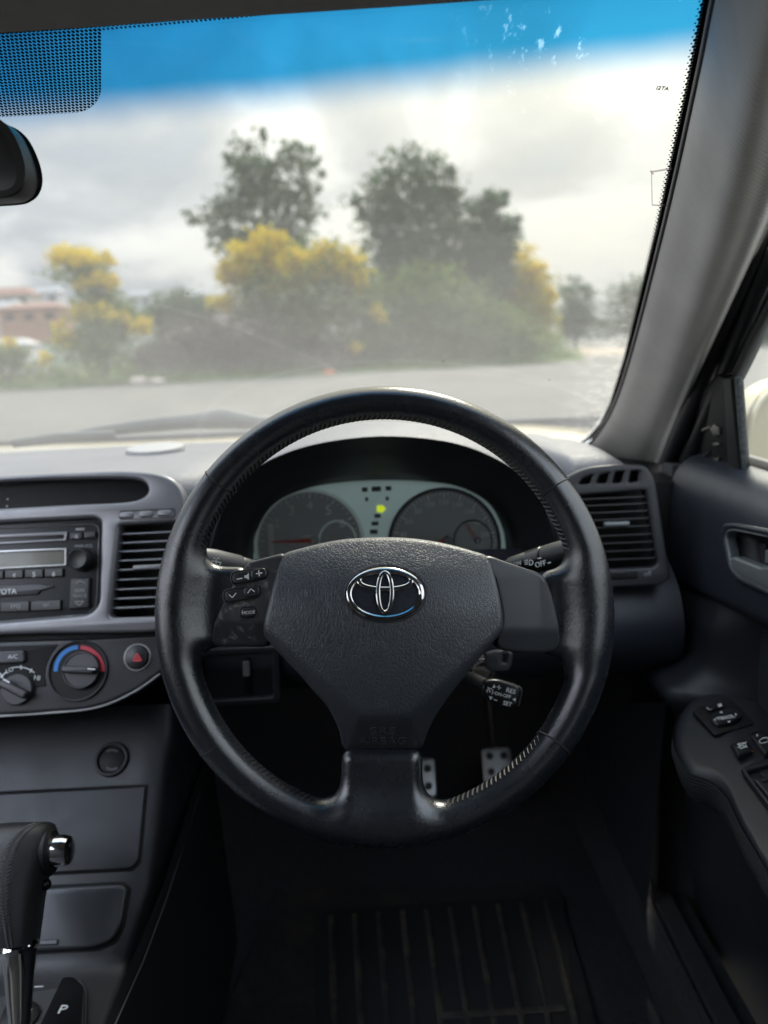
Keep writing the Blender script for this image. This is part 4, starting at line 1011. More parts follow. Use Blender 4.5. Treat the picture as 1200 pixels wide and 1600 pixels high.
def arc(cx, cy_, r0, r1, a0, a1, n=18):
    return [[(cx + r1 * math.cos(R(a0 + (a1 - a0) * i / n)), cy_ - r1 * math.sin(R(a0 + (a1 - a0) * i / n))), (cx + r1 * math.cos(R(a0 + (a1 - a0) * (i + 1) / n)), cy_ - r1 * math.sin(R(a0 + (a1 - a0) * (i + 1) / n))),
             (cx + r0 * math.cos(R(a0 + (a1 - a0) * (i + 1) / n)), cy_ - r0 * math.sin(R(a0 + (a1 - a0) * (i + 1) / n))), (cx + r0 * math.cos(R(a0 + (a1 - a0) * i / n)), cy_ - r0 * math.sin(R(a0 + (a1 - a0) * i / n)))] for i in range(n)]
glyph('blue_arc', CP, arc(124, 1048, 33.5, 40, 182, 93), .0012, blue_p, td)
glyph('red_arc', CP, arc(124, 1048, 33.5, 40, 87, -2), .0012, red_p, td)
u, v = CP.px(126, 1047, .006)
lathe('dial_knob', CP, u, v, [(29 * k2, .001), (29 * k2, .005), (27.5 * k2, .0075), (26 * k2, .0075), (25 * k2, .006), (.0001, .006)], climate_m, td, 44)
plate('knob_grip', CP, rrect(u, v, 50 * k2, 11 * k2, 4 * k2, R(-5)), .004, .016, climate_m, td, .0022, res=3)
u, v = CP.px(143, 1045.5, .016); plate('pointer', CP, rrect(u, v, 12 * k2, 2.2 * k2, .0003, R(-5)), .0155, .0164, print_w, td, .0002)
fu_, fv_ = CP.px(27, 1077, .004)
fd = lathe('fan_dial', CP, fu_, fv_, [(24 * k2, -.002), (24 * k2, .005), (22.5 * k2, .0065), (.0001, .0065)], climate_m, cl, 40)
plate('knob_grip', CP, rrect(fu_, fv_, 46 * k2, 12 * k2, 4 * k2, R(-28)), .004, .016, climate_m, fd, .0022, res=3)
u, v = CP.px(10, 1064, .016); plate('pointer', CP, rrect(u, v, 12 * k2, 2.4 * k2, .0003, R(-28)), .0155, .0164, print_w, fd, .0002)
text('lettering', CP, 'LO', 15, 1047, 11, .001, print_w, cl, rot=18); text('lettering', CP, 'HI', 58, 1059, 9, .001, print_w, cl, rot=-8)
glyph('fan_scale', CP, arc(29, 1081, 38, 39.6, 106, 50, 14) + [stroke((33, 1039), (33, 1046), 2), stroke((50, 1045), (47, 1051), 2), stroke((3, 1056), (10, 1050), 2)], .0009, print_w, cl)
glyph('fan_symbol', CP, [ell(-1, 1053, 3.2, 2.2, 8), ell(3, 1057, 2.2, 3.2, 8), ell(-3, 1059, 3, 2.4, 8)], .0009, print_w, cl)
q = roundpoly(CP.loop([(-60, 1021), (0, 1017), (41, 1015.5), (42, 1033), (38, 1036), (-60, 1041)]), .002)
plate('ac_button', CP, q, -.002, .005, climate_m, cl, .002, res=3)
text('lettering', CP, 'A/C', 20, 1026, 15, .0051, print_w, cl)
u, v = CP.px(215, 1027); plate('hazard_ring', CP, [ell(u, v, 21.5 * k2, 21.5 * k2, 40), ell(u, v, 18.5 * k2, 18.5 * k2, 40)], -.004, .0018, trim_m, cl, .0012)
hb = lathe('hazard_button', CP, u, v, [(18.6 * k2, -.004), (18.6 * k2, .003), (17 * k2, .006), (12 * k2, .0075), (.0001, .008)], button_m, cl, 36)
redtri = mat('red hazard print', (.55, .03, .05), .5)
glyph('hazard_triangle', CP, [stroke((208, 1032.5), (221, 1032), 2.2), stroke((208, 1032.5), (214.2, 1021), 2.2), stroke((214.2, 1021), (221, 1032), 2.2), stroke((212, 1030), (217.2, 1030), 1.4), stroke((212, 1030), (214.4, 1025.5), 1.2), stroke((214.4, 1025.5), (217.2, 1030), 1.2)], .0083, redtri, hb)

# ------------------------------------------------------------------ centre console
KF = Frame(at(120, 1160, .845), (1, 0, 0), (0, math.sin(R(42)), math.cos(R(42))))
con = thing('centre_console', 'dark plastic centre console below the climate panel', 'centre console', KF.P(60, 1480))
edge_px = [(272, 1100), (270, 1150), (262, 1185), (252, 1260), (241, 1340), (229, 1420), (215, 1475), (205, 1508)]
rows = []
for x, y in edge_px:
    e = KF.P(x, y); l_ = KF.P(-400, y + 18)
    rows.append([l_, l_.lerp(e, .4), l_.lerp(e, .8), l_.lerp(e, .93), e + Vector((-.012, 0, 0)), e + Vector((-.004, .003, -.002)), e + Vector((.001, .012, -.012)), e + Vector((.004, .05, -.06)), e + Vector((.012, .10, -.20)), e + Vector((.02, .12, -.40))])
zp = KF.P(205, 1508).z
last = rows[-1]
for dy in (.03, .10, .30, .6):
    rows.append([p + Vector((.0, -dy, -.004 if dy < .1 else -.006)) for p in last])
rows = [list(x) for x in zip(*[catmull(col, 3, False) for col in zip(*rows)])]
grid('console_body', rows, cons_m, con, angle=60)
k3 = KF.k(150, 1250)
u, v = KF.px(175, 1187)
sk = plate('power_socket', KF, [ell(u, v, 27 * k3, 27 * k3, 40), ell(u, v, 21 * k3, 21 * k3, 40)], -.004, .004, black_m, con, .0018, res=3)
lathe('socket_cap', KF, u, v, [(21 * k3, -.002), (20 * k3, .001), (17 * k3, .0018), (.0001, .0018)], inset_m, sk, 36)
glyph('lettering', KF, arc(175, 1187, 13.5, 17, 125, 55, 8) + arc(175, 1187, 13.5, 17, 235, 305, 8), .0019, mat('faint print', (.07, .07, .075), .6), sk)
plate('pocket_lid', KF, roundpoly(KF.loop([(-400, 1262), (0, 1241), (229, 1229), (218, 1345), (206, 1358), (0, 1369), (-400, 1392)]), [.004, 0, .003, .01, .012, 0, .004]), -.004, .0035, cons_m, con, .0022, res=3)
plate('lid_gap', KF, roundpoly(KF.loop([(-400, 1256), (0, 1236.5), (232, 1225), (221, 1348), (208, 1361), (0, 1372), (-400, 1398)]), .003), -.006, .0009, mat('gap black', (.003, .003, .003), .9), con, .0004)
al = KF.loop([(-400, 1420), (60, 1388), (192, 1381), (201, 1388), (192, 1445), (180, 1470), (150, 1482), (60, 1487), (-400, 1520)])
plate('ashtray_lid', KF, roundpoly(al, [.004, 0, .005, .004, .012, .012, .012, 0, .004]), -.004, .006, mat('smooth lid plastic', (.032, .034, .039), .34, rvar=.06), con, .004, res=4)
plate('lid_gap', KF, roundpoly(KF.loop([(-400, 1416), (60, 1384), (194, 1377), (205, 1387), (195, 1448), (183, 1474), (152, 1486), (60, 1491), (-400, 1524)]), .004), -.006, .0009, mat('gap black lower', (.003, .003, .003), .9), con, .0004)
u, v = KF.px(76, 1473); plate('lid_pull', KF, rrect(u, v, 34 * k3, 7 * k3, .001), .005, .0085, climate_m, con, .0012)
# selector plate with its gate
PF = Frame(onz(60, 1560, zp - .006), (1, 0, 0), (0, 1, 0))
hfl = lambda pts: PF.loop(pts)
tube('plate_edge_line', [PF.P(a, b_, .001) for a, b_ in catmull([Vector(p) for p in [(-250, 1530), (0, 1511), (90, 1507), (150, 1508), (185, 1516), (206, 1530)]], 6, False)], .0009, climate_m, con, n=6)
plate('selector_plate', PF, roundpoly(hfl([(-300, 1560), (-40, 1541), (60, 1531), (112, 1529), (134, 1545), (132, 1600), (125, 1660), (-300, 1680)]), [0, 0, .004, .012, .012, .004, .004, 0]), -.004, .003, mat('selector grey', (.055, .056, .058), .45, var=.1), con, .0015)
plate('plate_line', PF, [roundpoly(hfl([(-300, 1557), (-40, 1537), (60, 1527.5), (113, 1525), (138, 1543), (136, 1600), (130, 1670), (-300, 1690)]), [0, 0, .004, .012, .012, .004, .004, 0]), roundpoly(hfl([(-290, 1560), (-40, 1540), (60, 1530), (112, 1528), (135, 1545), (133, 1600), (127, 1660), (-290, 1680)]), [0, 0, .004, .012, .012, .004, .004, 0])], -.003, .0036, climate_m, con, .0004)
plate('gear_window', PF, roundpoly(hfl([(99, 1532), (116, 1532), (131, 1548), (128, 1600), (114, 1680), (40, 1680), (62, 1610)]), .003), .0, .0045, gloss_black, con, .0008)
text('lettering', PF, 'P', 99, 1577, 12, .0046, print_w, con, hpx=15, bold=.01, depth=.0004)
plate('gate_slot', PF, roundpoly(hfl([(14, 1562), (52, 1560), (42, 1680), (-30, 1680)]), .002), .0, .0034, mat('gate black', (.004, .004, .004), .7), con, .0003)
plate('gate_mark', PF, rrect(*PF.px(62, 1546), .010, .0022, .001), .002, .0042, trim_m, con, .0006)
# pale seam where console meets carpet
tube('side_seam', [onx(312, 1240, -.25), onx(290, 1310, -.252), onx(262, 1400, -.25), onx(225, 1500, -.246), onx(178, 1605, -.245)], .0011, climate_m, con, n=6)
p0, p1 = onx(330, 1180, -.252), onx(170, 1620, -.246)
grid('side_skirt', [[p0 + Vector((-.004, 0, .012)), p0 + Vector((.001, 0, 0)), p0 + Vector((.012, 0, -.3))], [onx(262, 1400, -.251) + Vector((-.004, 0, .012)), onx(262, 1400, -.251), onx(262, 1400, -.251) + Vector((.012, 0, -.3))], [p1 + Vector((-.004, 0, .008)), p1, p1 + Vector((.012, 0, -.3))], [p1 + Vector((-.004, -.5, .008)), p1 + Vector((0, -.5, 0)), p1 + Vector((.012, -.5, -.3))]], black_m, con)

# ------------------------------------------------------------------ gear lever
gear = thing('gear_lever', 'black leather gear lever with chrome button and chrome shaft', 'gear lever', at(32, 1592, .59))
knob_leather = mat('knob leather', (.022, .023, .026), .34, bump=[('grain', 700, .25, .0005), ('noise', 60, .2, .003)], rvar=.08)
def lever_y(y): return .590 + (1590 - y) / 300 * .085
LA = (at(20, 1300, lever_y(1300)) - at(20, 1590, lever_y(1590))); LA.x = 0; LA.normalize(); LB = Vector((1, 0, 0)).cross(LA) * -1
spec_ = [(1474, 0, 56, .024), (1462, -4, 57, .026), (1440, -12, 60, .028), (1410, -26, 64, .030), (1375, -36, 71, .031), (1340, -42, 80, .031), (1315, -44, 85, .030), (1300, -42, 86, .027), (1290, -34, 83, .021), (1286, -20, 76, .012)]
rows = []
for y, xa, xb, dp in spec_:
    Yc = lever_y(y)
    a, b_ = at(xa, y, Yc), at(xb, y, Yc); c_ = (a + b_) / 2; hw_ = (b_ - a).length / 2
    rows.append([c_ + Vector((hw_ * math.copysign(abs(math.cos(q)) ** .8, math.cos(q)), 0, 0)) + LB * (dp * math.copysign(abs(math.sin(q)) ** .8, math.sin(q))) for q in [2 * math.pi * i / 40 for i in range(40)]])
top = sum(rows[-1], Vector()) / 40 + Vector((0, 0, .001)); rows.append([top + (p - top) * .5 for p in rows[-1]]); rows.append([top + (p - top) * .02 for p in rows[-1]])
kn_ob = grid('knob', rows, knob_leather, gear, closed=True, angle=180)
zz, ff = [], []
def knob_pt(f, cx):
    r_ = f * (len(spec_) - 1.01); i = int(r_); g_ = r_ - i; q = -math.acos(cx); k_ = q / (2 * math.pi) * 40 % 40; j = int(k_); h_ = k_ - j
    P_ = lambda i_: rows[i_][j % 40].lerp(rows[i_][(j + 1) % 40], h_)
    return P_(i).lerp(P_(i + 1), g_)
for sgn in (-1, 1):
    for i in range(52):
        f = i / 51 * .97; cx = .18 if f < .5 else .18 + .62 * ((f - .5) / .5) ** 1.6
        p = knob_pt(f, cx + sgn * .045) - LB * .0006; q = knob_pt(min(f + .012, 1), cx + sgn * .12) - LB * .0005
        b0 = len(zz); d_ = LA * .0006
        for e in (p, q): zz += [e + d_, e - d_, e - LB * .0007]
        ff += [(b0, b0 + 2, b0 + 5, b0 + 3), (b0 + 2, b0 + 1, b0 + 4, b0 + 5)]
o = add('stitching', mesh('stitching', zz, ff), mat('grey thread', (.07, .07, .072), .6), gear); o['kind'] = 'stuff'
bp = at(80, 1330, lever_y(1330))
BF = Frame(bp, (0, 1, 0), (0, 0, 1))      # normal points to +X
lathe('button_collar', BF, 0, 0, [(.019, -.012), (.019, .000), (.016, .003), (.0001, .003)], black_rub, gear, 30, 1.25)
lathe('button', BF, 0, 0, [(.0132, .0), (.0135, .013), (.0122, .0175), (.0095, .0192), (.0001, .0195)], chrome, gear, 30, 1.12)
lathe('release_tab', Frame(at(72, 1382, lever_y(1382)), (0, 1, 0), (0, 0, 1)), 0, 0, [(.005, -.006), (.005, .002), (.003, .004), (.0001, .004)], gloss_black, gear, 20)
sh = []
for y, xa, xb in ((1472, -2, 58), (1482, -2, 58), (1490, 2, 56), (1520, 8, 53), (1560, 11, 50), (1590, 14, 48), (1606, 15, 46)):
    Yc = lever_y(y); a, b_ = at(xa, y, Yc), at(xb, y, Yc); sh.append(((a + b_) / 2, (b_ - a).length / 2))
collar = tube('collar', [sh[0][0], sh[1][0], sh[2][0]], [sh[0][1] * 1.0, sh[1][1] * 1.08, sh[2][1] * 1.04], chrome, gear, n=36, up=(0, 1, 0))
tube('shaft', [s_[0] for s_ in sh[1:]], [s_[1] for s_ in sh[1:]], chrome, gear, n=36, up=(0, 1, 0))
lathe('gate_boot', PF, *PF.px(32, 1596), [(.019, -.003), (.018, .006), (.014, .009), (.0001, .009)], black_rub, gear, 30)

# ================================================================== STEERING WHEEL
wd = ray(601, 951); WC = wd.normalized() * .635
WF = Frame(WC, CR, CU - wd.normalized() * CU.dot(wd.normalized()))
# the frame's normal points back at the driver
assert WF.n.dot(wd) < 0
KW = WF.k(601, 951)
wheel = thing('steering_wheel', 'black leather three-spoke steering wheel with emblem and airbag cover', 'steering wheel', WC)
RR, TA = 330.0 * KW, 26.5 * KW
def rim_params(th):
    d = np.minimum(np.abs(th), np.pi - np.abs(th))          # angle off the horizontal
    g = np.exp(-((d - R(12)) / R(30)) ** 2)
    return RR - .0010 * g, TA + .0016 * g
def rim_sdf(u, v, w):
    r_ = np.hypot(u, v); th = np.arctan2(v, u); Rm, a = rim_params(th)
    d = np.sqrt((r_ - Rm) ** 2 + (w / 1.10) ** 2) - a
    sl = rbox(u, v, w, (-.1365, .0021, -.006), (.0245, .0325, .0100), .0095)
    sr = rbox(u, v, w, (.146, -.0034, -.005), (.018, .0345, .0110), .0095)
    sb_ = rbox(u, v, w, (-.0022, -.137, -.003), (.0325, .026, .0125), .0095)
    d = smin(d, sl, .024); d = smin(d, sr, .024); d = smin(d, sb_, .026)
    return d
nets('rim', WF, rim_sdf, (-.198, -.198, -.024), (.198, .198, .024), .0017, leather, wheel)
# leather seams across the rim, as thin black rings
for a in (142.5, 34.5, 218, -38.5):
    th = R(a); Rm, ta = rim_params(np.array(th)); pts = []
    for i in range(28):
        q = 2 * math.pi * i / 28; r_ = Rm + (ta + .0001) * math.cos(q); w = (ta + .0001) * 1.1 * math.sin(q)
        skew = .003 * math.sin(q)
        pts.append(WF.W(r_ * math.cos(th) - skew * math.sin(th), r_ * math.sin(th) + skew * math.cos(th), w))
    tube('seam', pts, .00075, mat('seam black', (.006, .006, .007), .7) if a == 142.5 else MATS['seam black'], wheel, n=6, closed=True)
# thread stitches along the inner edge of the rim
zz, ff = [], []
def near_spoke(u, v):
    return rim_sdf(np.array([u]), np.array([v]), np.array([0.]))[0]
for i in range(236):
    th = 2 * math.pi * i / 236; Rm, ta = [float(x) for x in rim_params(np.array(th))]
    r_ = Rm - ta * .965
    if near_spoke((r_ - .004) * math.cos(th), (r_ - .004) * math.sin(th)) < .0016: continue
    w0 = ta * 1.1 * .26
    for sgn in (1,):
        dth = .0024 / r_ * .8
        A = WF.W((r_ + .0015) * math.cos(th - dth), (r_ + .0015) * math.sin(th - dth), w0 + .0045)
        B = WF.W((r_ - .0004) * math.cos(th), (r_ - .0004) * math.sin(th), w0 - .0002)
        C = WF.W((r_ + .0000) * math.cos(th + dth), (r_ + .0000) * math.sin(th + dth), w0 - .005)
        for P_, Q_ in ((A, B), (B, C)):
            b0 = len(zz); t_ = (Q_ - P_).normalized(); rad_ = WF.x * -math.cos(th) + WF.y * -math.sin(th); s_ = t_.cross(rad_).normalized()
            for q in (P_, Q_):
                zz += [q + rad_ * .0011, q + s_ * .0008, q - rad_ * .0004, q - s_ * .0008]
            ff += [(b0 + a_, b0 + (a_ + 1) % 4, b0 + 4 + (a_ + 1) % 4, b0 + 4 + a_) for a_ in range(4)] + [(b0 + 3, b0 + 2, b0 + 1, b0), (b0 + 4, b0 + 5, b0 + 6, b0 + 7)]
o = add('stitching', mesh('stitching', zz, ff), thread_m, wheel, smooth=False); o['kind'] = 'stuff'

# airbag cover
ab_px = [(441, 868), (470, 856), (520, 844), (560, 839.5), (601, 838), (645, 840), (690, 847), (735, 859), (764, 871), (772, 900), (780, 945), (783, 978), (779, 990), (757, 1014), (727, 1052), (700, 1088), (681, 1118), (668, 1148), (660, 1172), (640, 1182), (597, 1188), (556, 1184), (535, 1173), (528, 1140), (512, 1104), (490, 1078), (470, 1053), (440, 1022), (418, 996), (415, 980), (423, 940), (432, 900)]
ab = [WF.px(a, b_, .010) for a, b_ in ab_px]
ab = [tuple(p) for p in catmull([Vector(p) for p in ab], 6)]
cr0, cr1, cr2, cr3 = [Vector(WF.px(*p, .024)) for p in ((420, 985), (562, 1118), (640, 1118), (780, 985))]
def side(p, a, b_):
    d = (b_ - a).normalized(); n_ = Vector((d.y, -d.x)); return (p - a).dot(n_)
def soft(x, k=.004):
    return 0 if x < -k else (x if x > k else (x + k) ** 2 / (4 * k))
def ab_h(u, v):
    p = Vector((u, v))
    vt = v + .010
    h = .034 - (5.6 * vt * vt if vt > 0 else 1.6 * vt * vt) - .9 * u * u
    s = max(side(p, cr0, cr1), side(p, cr1, cr2), side(p, cr2, cr3))
    s = soft(s)
    return h - .62 * s
cover = dome('airbag_cover', WF, ab, ab_h, airbag_m, wheel, rings=46, edge=.0042, skirt=-.014, centre=WF.px(600, 975, .02), ease=1.25, angle=60)
plate('hub_core', WF, rrect(-.001, .0, .11, .08, .03), -.035, -.005, black_m, wheel, .003)
emb_m = mat('lit emboss vinyl', (.075, .079, .088), .42)  # paler than the cover, standing in for light on the raised edges
hsh = lambda u, v: ab_h(u, v)
def emb(nm, s, cx, cy_, w_, h_=None):
    p = WF.px(cx, cy_, .012); kk = ab_h(*p)
    class Q: pass
    fr2 = Frame(WF.W(0, 0, 0), WF.x, WF.y)
    base = fr2.px
    o = text(nm, WF, s, cx, cy_, w_, 0.0, emb_m, cover, hpx=h_, bold=.0, depth=.0010)
    # carry the letters up onto the curved cover along the line of sight
    for v in o.data.vertices:
        q = v.co - WF.o; uu, vv, ww = q.dot(WF.x), q.dot(WF.y), q.dot(WF.n)
        f = 1 - kk / .635; uu *= f; vv *= f
        v.co = WF.W(uu, vv, ab_h(uu, vv) + ww)
emb('lettering', 'SRS', 598, 1142, 40, 12); emb('lettering', 'AIRBAG', 597, 1158, 74, 13)
def emb_glyph(nm, polys, m_, depth=.0006, lift=None):
    verts, faces = [], []
    for L in polys:
        i = len(verts); n_ = len(L)
        for p in L:
            u, v = WF.px(p[0], p[1], .026); u, v = WF.px(p[0], p[1], ab_h(u, v)); verts.append(WF.W(u, v, ab_h(u, v) + depth))
        faces.append(list(range(i, i + n_)))
    return add(nm, mesh(nm, verts, faces), m_, cover, smooth=False)
emb_glyph('horn_symbol', [stroke((586, 1086), (586, 1104), 1.3), stroke((586, 1104), (608, 1104), 1.3), stroke((592, 1092), (592, 1101), 1.6), stroke((592, 1095), (606, 1095), 1.3), stroke((592, 1100), (604, 1100), 1.3), stroke((606, 1093), (606, 1100), 1.3)], emb_m)
emb_glyph('lettering_underline', [stroke((578, 1150), (618, 1150), 1.2)], emb_m)

# emblem: chrome ovals on a dark field
def surf_pt(px, py, up=0.0):
    u, v = WF.px(px, py, .029); u, v = WF.px(px, py, ab_h(u, v)); return u, v
emb_t = dome('emblem', WF, [surf_pt(602 + 59 * math.cos(a), 928 + 40 * math.sin(a)) for a in [2 * math.pi * i / 60 for i in range(60)]], lambda u, v: ab_h(u, v) + .0008, mat('emblem field', (.022, .026, .034), .28, rvar=.05), wheel, rings=10, edge=.0, skirt=None)
emb_t['label'] = 'oval emblem of three interlaced chrome ovals'
def oval_band(nm, cx, cy_, rx, ry, wb, hb_, lift, n=80):
    rows = []
    for off, z in ((-.5, 0), (-.44, .75), (-.22, 1), (.22, 1), (.44, .75), (.5, 0)):
        ring = []
        for i in range(n):
            a = 2 * math.pi * i / n; px_, py_ = cx + (rx + wb * off) * math.cos(a), cy_ + (ry + wb * off) * math.sin(a)
            u, v = surf_pt(px_, py_); ring.append(WF.W(u, v, ab_h(u, v) + lift + hb_ * z))
        rows.append(ring)
    return grid(nm, rows, dchrome, emb_t, closed=True, angle=35)
oval_band('chrome_oval', 602, 928, 56.5, 37.8, 9.0, .0028, .0006)
oval_band('chrome_oval', 602, 907, 41, 13.6, 8.0, .0024, .0007)
oval_band('chrome_oval', 601.5, 925.3, 10.8, 31.4, 7.6, .0027, .0009)
def ring_m():
    rows = []
    for off, z in ((4.2, -.0012), (6.0, -.0004), (8.0, .0000)):
        rows.append([WF.W(*surf_pt(602 + (57 + off) * math.cos(a), 928 + (38 + off) * math.sin(a)), ab_h(*surf_pt(602 + (57 + off) * math.cos(a), 928 + (38 + off) * math.sin(a))) + z + .0008) for a in [2 * math.pi * i / 80 for i in range(80)]])
    return grid('emblem_surround', rows, airbag_m, emb_t, closed=True, angle=180)
ring_m()

# spoke panels
lp_px = [(445, 866), (420, 870), (398, 876), (388, 880), (370, 905), (352, 938), (338, 968), (331, 992), (330, 1004), (340, 1010), (380, 1011), (416, 1010), (420, 995), (419, 978), (426, 935), (436, 892)]
def spoke_h(x0_, x1_, yb_):
    ub, vb = WF.px(x0_, yb_, .01)
    def h(u, v):
        z = .0122 + .0035 * max(0, min(1, (abs(u) - .085) / -.04 + 1.0))
        top = .020; z -= 9.0 * max(0, v - .024) ** 2
        return z - .36 * soft(vb - v, .003)
    return h
lh = spoke_h(330, 440, 972)
lp = dome('spoke_panel', WF, [tuple(p) for p in catmull([Vector(WF.px(a, b_, .010)) for a, b_ in lp_px], 4)], lh, worn_m, wheel, rings=16, edge=.0016, skirt=-.012, ease=1.1)
lp['label'] = 'left spoke panel with audio buttons, its finish worn around them'
rp_px = [(759, 869), (790, 878), (820, 888), (846, 898), (858, 920), (868, 955), (874, 990), (873, 1014), (850, 1021), (800, 1019), (779, 1012), (777, 1000), (784, 978), (780, 940), (772, 900)]
rh = spoke_h(780, 870, 984)
rp = dome('spoke_panel', WF, [tuple(p) for p in catmull([Vector(WF.px(a, b_, .010)) for a, b_ in rp_px], 4)], rh, spoke_m, wheel, rings=16, edge=.0018, skirt=-.012, ease=1.1)
rp['label'] = 'plain satin right spoke panel'
def pill(cx, cy_, w_, h_, rot, label):
    u, v = WF.px(cx, cy_, .0135); kk = KW
    z = lh(u, v)
    plate('button_surround', WF, [rrect(u, v, (w_ + 5) * kk, (h_ + 5) * kk, (h_ + 5) * kk * .48, R(rot), 7), rrect(u, v, w_ * kk, h_ * kk, h_ * kk * .48, R(rot), 7)], z - .002, z + .0010, worn_m, lp, .0006)
    return dome('button', WF, rrect(u, v, w_ * kk, h_ * kk, h_ * kk * .48, R(rot), 7), lambda a, b_: z + .0020, button_m, lp, rings=6, edge=.0020, skirt=z - .003), z
_, z1 = pill(390.5, 900.5, 56, 18, 9, 'volume'); _, z2 = pill(379.5, 928.5, 58, 19, 9, 'seek'); _, z3 = pill(388.5, 957, 25, 16, 6, 'mode')
for cx, cy_, zq in ((405, 897, z1), (394, 924.5, z2)):
    u, v = WF.px(cx, cy_, zq); dome('button', WF, rrect(u, v, 26 * KW, 17 * KW, 8 * KW, R(9), 7), lambda a, b_, zq=zq: zq + .0034, button_m, lp, rings=5, edge=.0016, skirt=zq)
glyph('button_symbols', WF, [stroke((370, 905), (379, 903.5), 1.8)], z1 + .0022, print_w, lp)
glyph('button_symbols', WF, [[(382, 899), (385, 899), (389, 895), (389, 906), (385, 903), (382, 903)]], z1 + .0022, print_w, lp)
glyph('button_symbols', WF, [stroke((400, 896.5), (410, 895), 1.8), stroke((404.3, 891), (405.3, 900.5), 1.8)], z1 + .0036, print_w, lp)
glyph('button_symbols', WF, [stroke((358, 929), (363, 934), 1.4), stroke((363, 934), (369, 926.5), 1.4)], z2 + .0022, print_w, lp)
glyph('button_symbols', WF, [stroke((387, 927), (392, 920), 1.4), stroke((392, 920), (398, 924.5), 1.4)], z2 + .0036, print_w, lp)
text('lettering', WF, 'MODE', 388.5, 957, 20, z3 + .0021, print_w, lp, rot=5)

# ------------------------------------------------------------------ steering column
ax = -WF.n
colm = thing('steering_column', 'black steering column shroud behind the wheel hub', 'steering column', WC + ax * .2)
rows = []
for d, rx, ry, dz in ((.035, .044, .042, .01), (.045, .052, .048, .01), (.10, .058, .052, .008), (.20, .066, .060, .004), (.34, .070, .065, 0)):
    c_ = WC + ax * d + Vector((0, 0, dz)); rows.append([c_ + WF.x * rx * math.copysign(abs(math.cos(q)) ** .7, math.cos(q)) + WF.y * ry * math.copysign(abs(math.sin(q)) ** .7, math.sin(q)) for q in [2 * math.pi * i / 36 for i in range(36)]])
grid('shroud', rows, black_m, colm, closed=True, angle=70)
ig = at(764, 1036, .80)
IGF = Frame(ig, (.72, .69, -.05), (0, 0, 1))     # key faces right of the column
lathe('ignition_barrel', Frame(at(752, 1047, .80), WF.x, WF.y), 0, 0, [(.017, -.03), (.017, .0), (.0145, .003), (.011, .003), (.0105, .0), (.0001, .0)], black_m, colm, 32)
lathe('ignition_ring', Frame(at(752, 1047, .799), WF.x, WF.y), 0, 0, [(.0125, -.002), (.0125, .0035), (.0105, .0045), (.0100, .002), (.0001, .002)], dchrome, colm, 32)

# ignition key
KFm = Frame(at(777, 1031, .775), WF.x, WF.y + WF.n * .1)
key = thing('ignition_key', 'black plastic ignition key standing in the column lock', 'key', KFm.o)
kl = [(757, 1019), (775, 1015), (797, 1017), (801, 1021), (799, 1040), (794, 1048), (782, 1049.5), (765, 1048), (757, 1040)]
ko = roundpoly(KFm.loop(kl), .004)
plate('key_head', KFm, [ko, rrect(*KFm.px(788, 1027), 6 * KFm.k(788, 1027), 15 * KFm.k(788, 1027), .0012, R(-4))], -.005, .004, key_m, key, .0025, res=3)
plate('key_blade', KFm, KFm.loop([(744, 1030), (760, 1028), (760, 1040), (744, 1042)]), -.002, .001, dchrome, key, .0004)
kk_ = KFm.k(770, 1030)
for rx, ry, dx, dy in ((8, 9, 0, 0), (6, 3.2, 0, 3), (2.6, 7.5, 0, 0)):
    u, v = KFm.px(769.5 + dx, 1030.5 - dy); plate('key_mark', KFm, [ell(u, v, rx * kk_, ry * kk_, 28), ell(u, v, (rx - 1.1) * kk_, (ry - 1.1) * kk_, 28)], .0036, .0046, key_m, key, .0002)

# cruise stalk
CSF = Frame(at(786, 1083, .70), WF.x * math.cos(R(-14)) + WF.y * math.sin(R(-14)), WF.y)
cru = thing('cruise_stalk', 'black cruise control stalk lettered RES, SET and ON-OFF', 'control stalk', CSF.o)
cl_ = roundpoly(CSF.loop([(757, 1062), (775, 1060.5), (809, 1070), (814, 1080), (808, 1103), (800, 1106), (768, 1099), (755, 1087), (752, 1073)]), .005)
plate('stalk_head', CSF, cl_, -.012, .004, gloss_black, cru, .0028, res=3)
plate('stalk_end', CSF, roundpoly(CSF.loop([(809, 1071), (814, 1073), (817, 1079), (812, 1102), (807, 1105), (811, 1085)]), .002), -.012, .0035, button_m, cru, .0018, res=3)
tube('stalk_arm', [CSF.P(764, 1076, -.006), at(742, 1064, .74), at(700, 1050, .80)], [.008, .0075, .008], black_m, cru, n=14)
for s_, x, y, w_ in (('RES', 798.5, 1079.5, 14.5), ('ON-OFF', 785.5, 1086, 26), ('SET', 793, 1099.5, 14)):
    text('lettering', CSF, s_, x, y, w_, .0041, print_w, cru, rot=-.0, depth=.0003, bold=.012)
glyph('stalk_symbols', CSF, [[(769, 1075), (774, 1074.5), (772.5, 1069)], stroke((776, 1073), (783, 1075), 1.1), stroke((780, 1070.5), (779, 1077.5), 1.1), [(764, 1087.5), (770, 1089), (766, 1094)], stroke((771.5, 1093), (777, 1094.7), 1.2), [(800.5, 1092.5), (806, 1090.5), (805, 1096)]]
      + [p for p in arc(765.5, 1080.5, 4.2, 5.4, 200, -60, 12)] + [stroke((765.5, 1081), (763, 1076), 1.2), stroke((762, 1073.5), (763.5, 1075.5), 1.2), ell(765.5, 1080.5, 1.3, 1.3, 8)], .0042, print_w, cru)

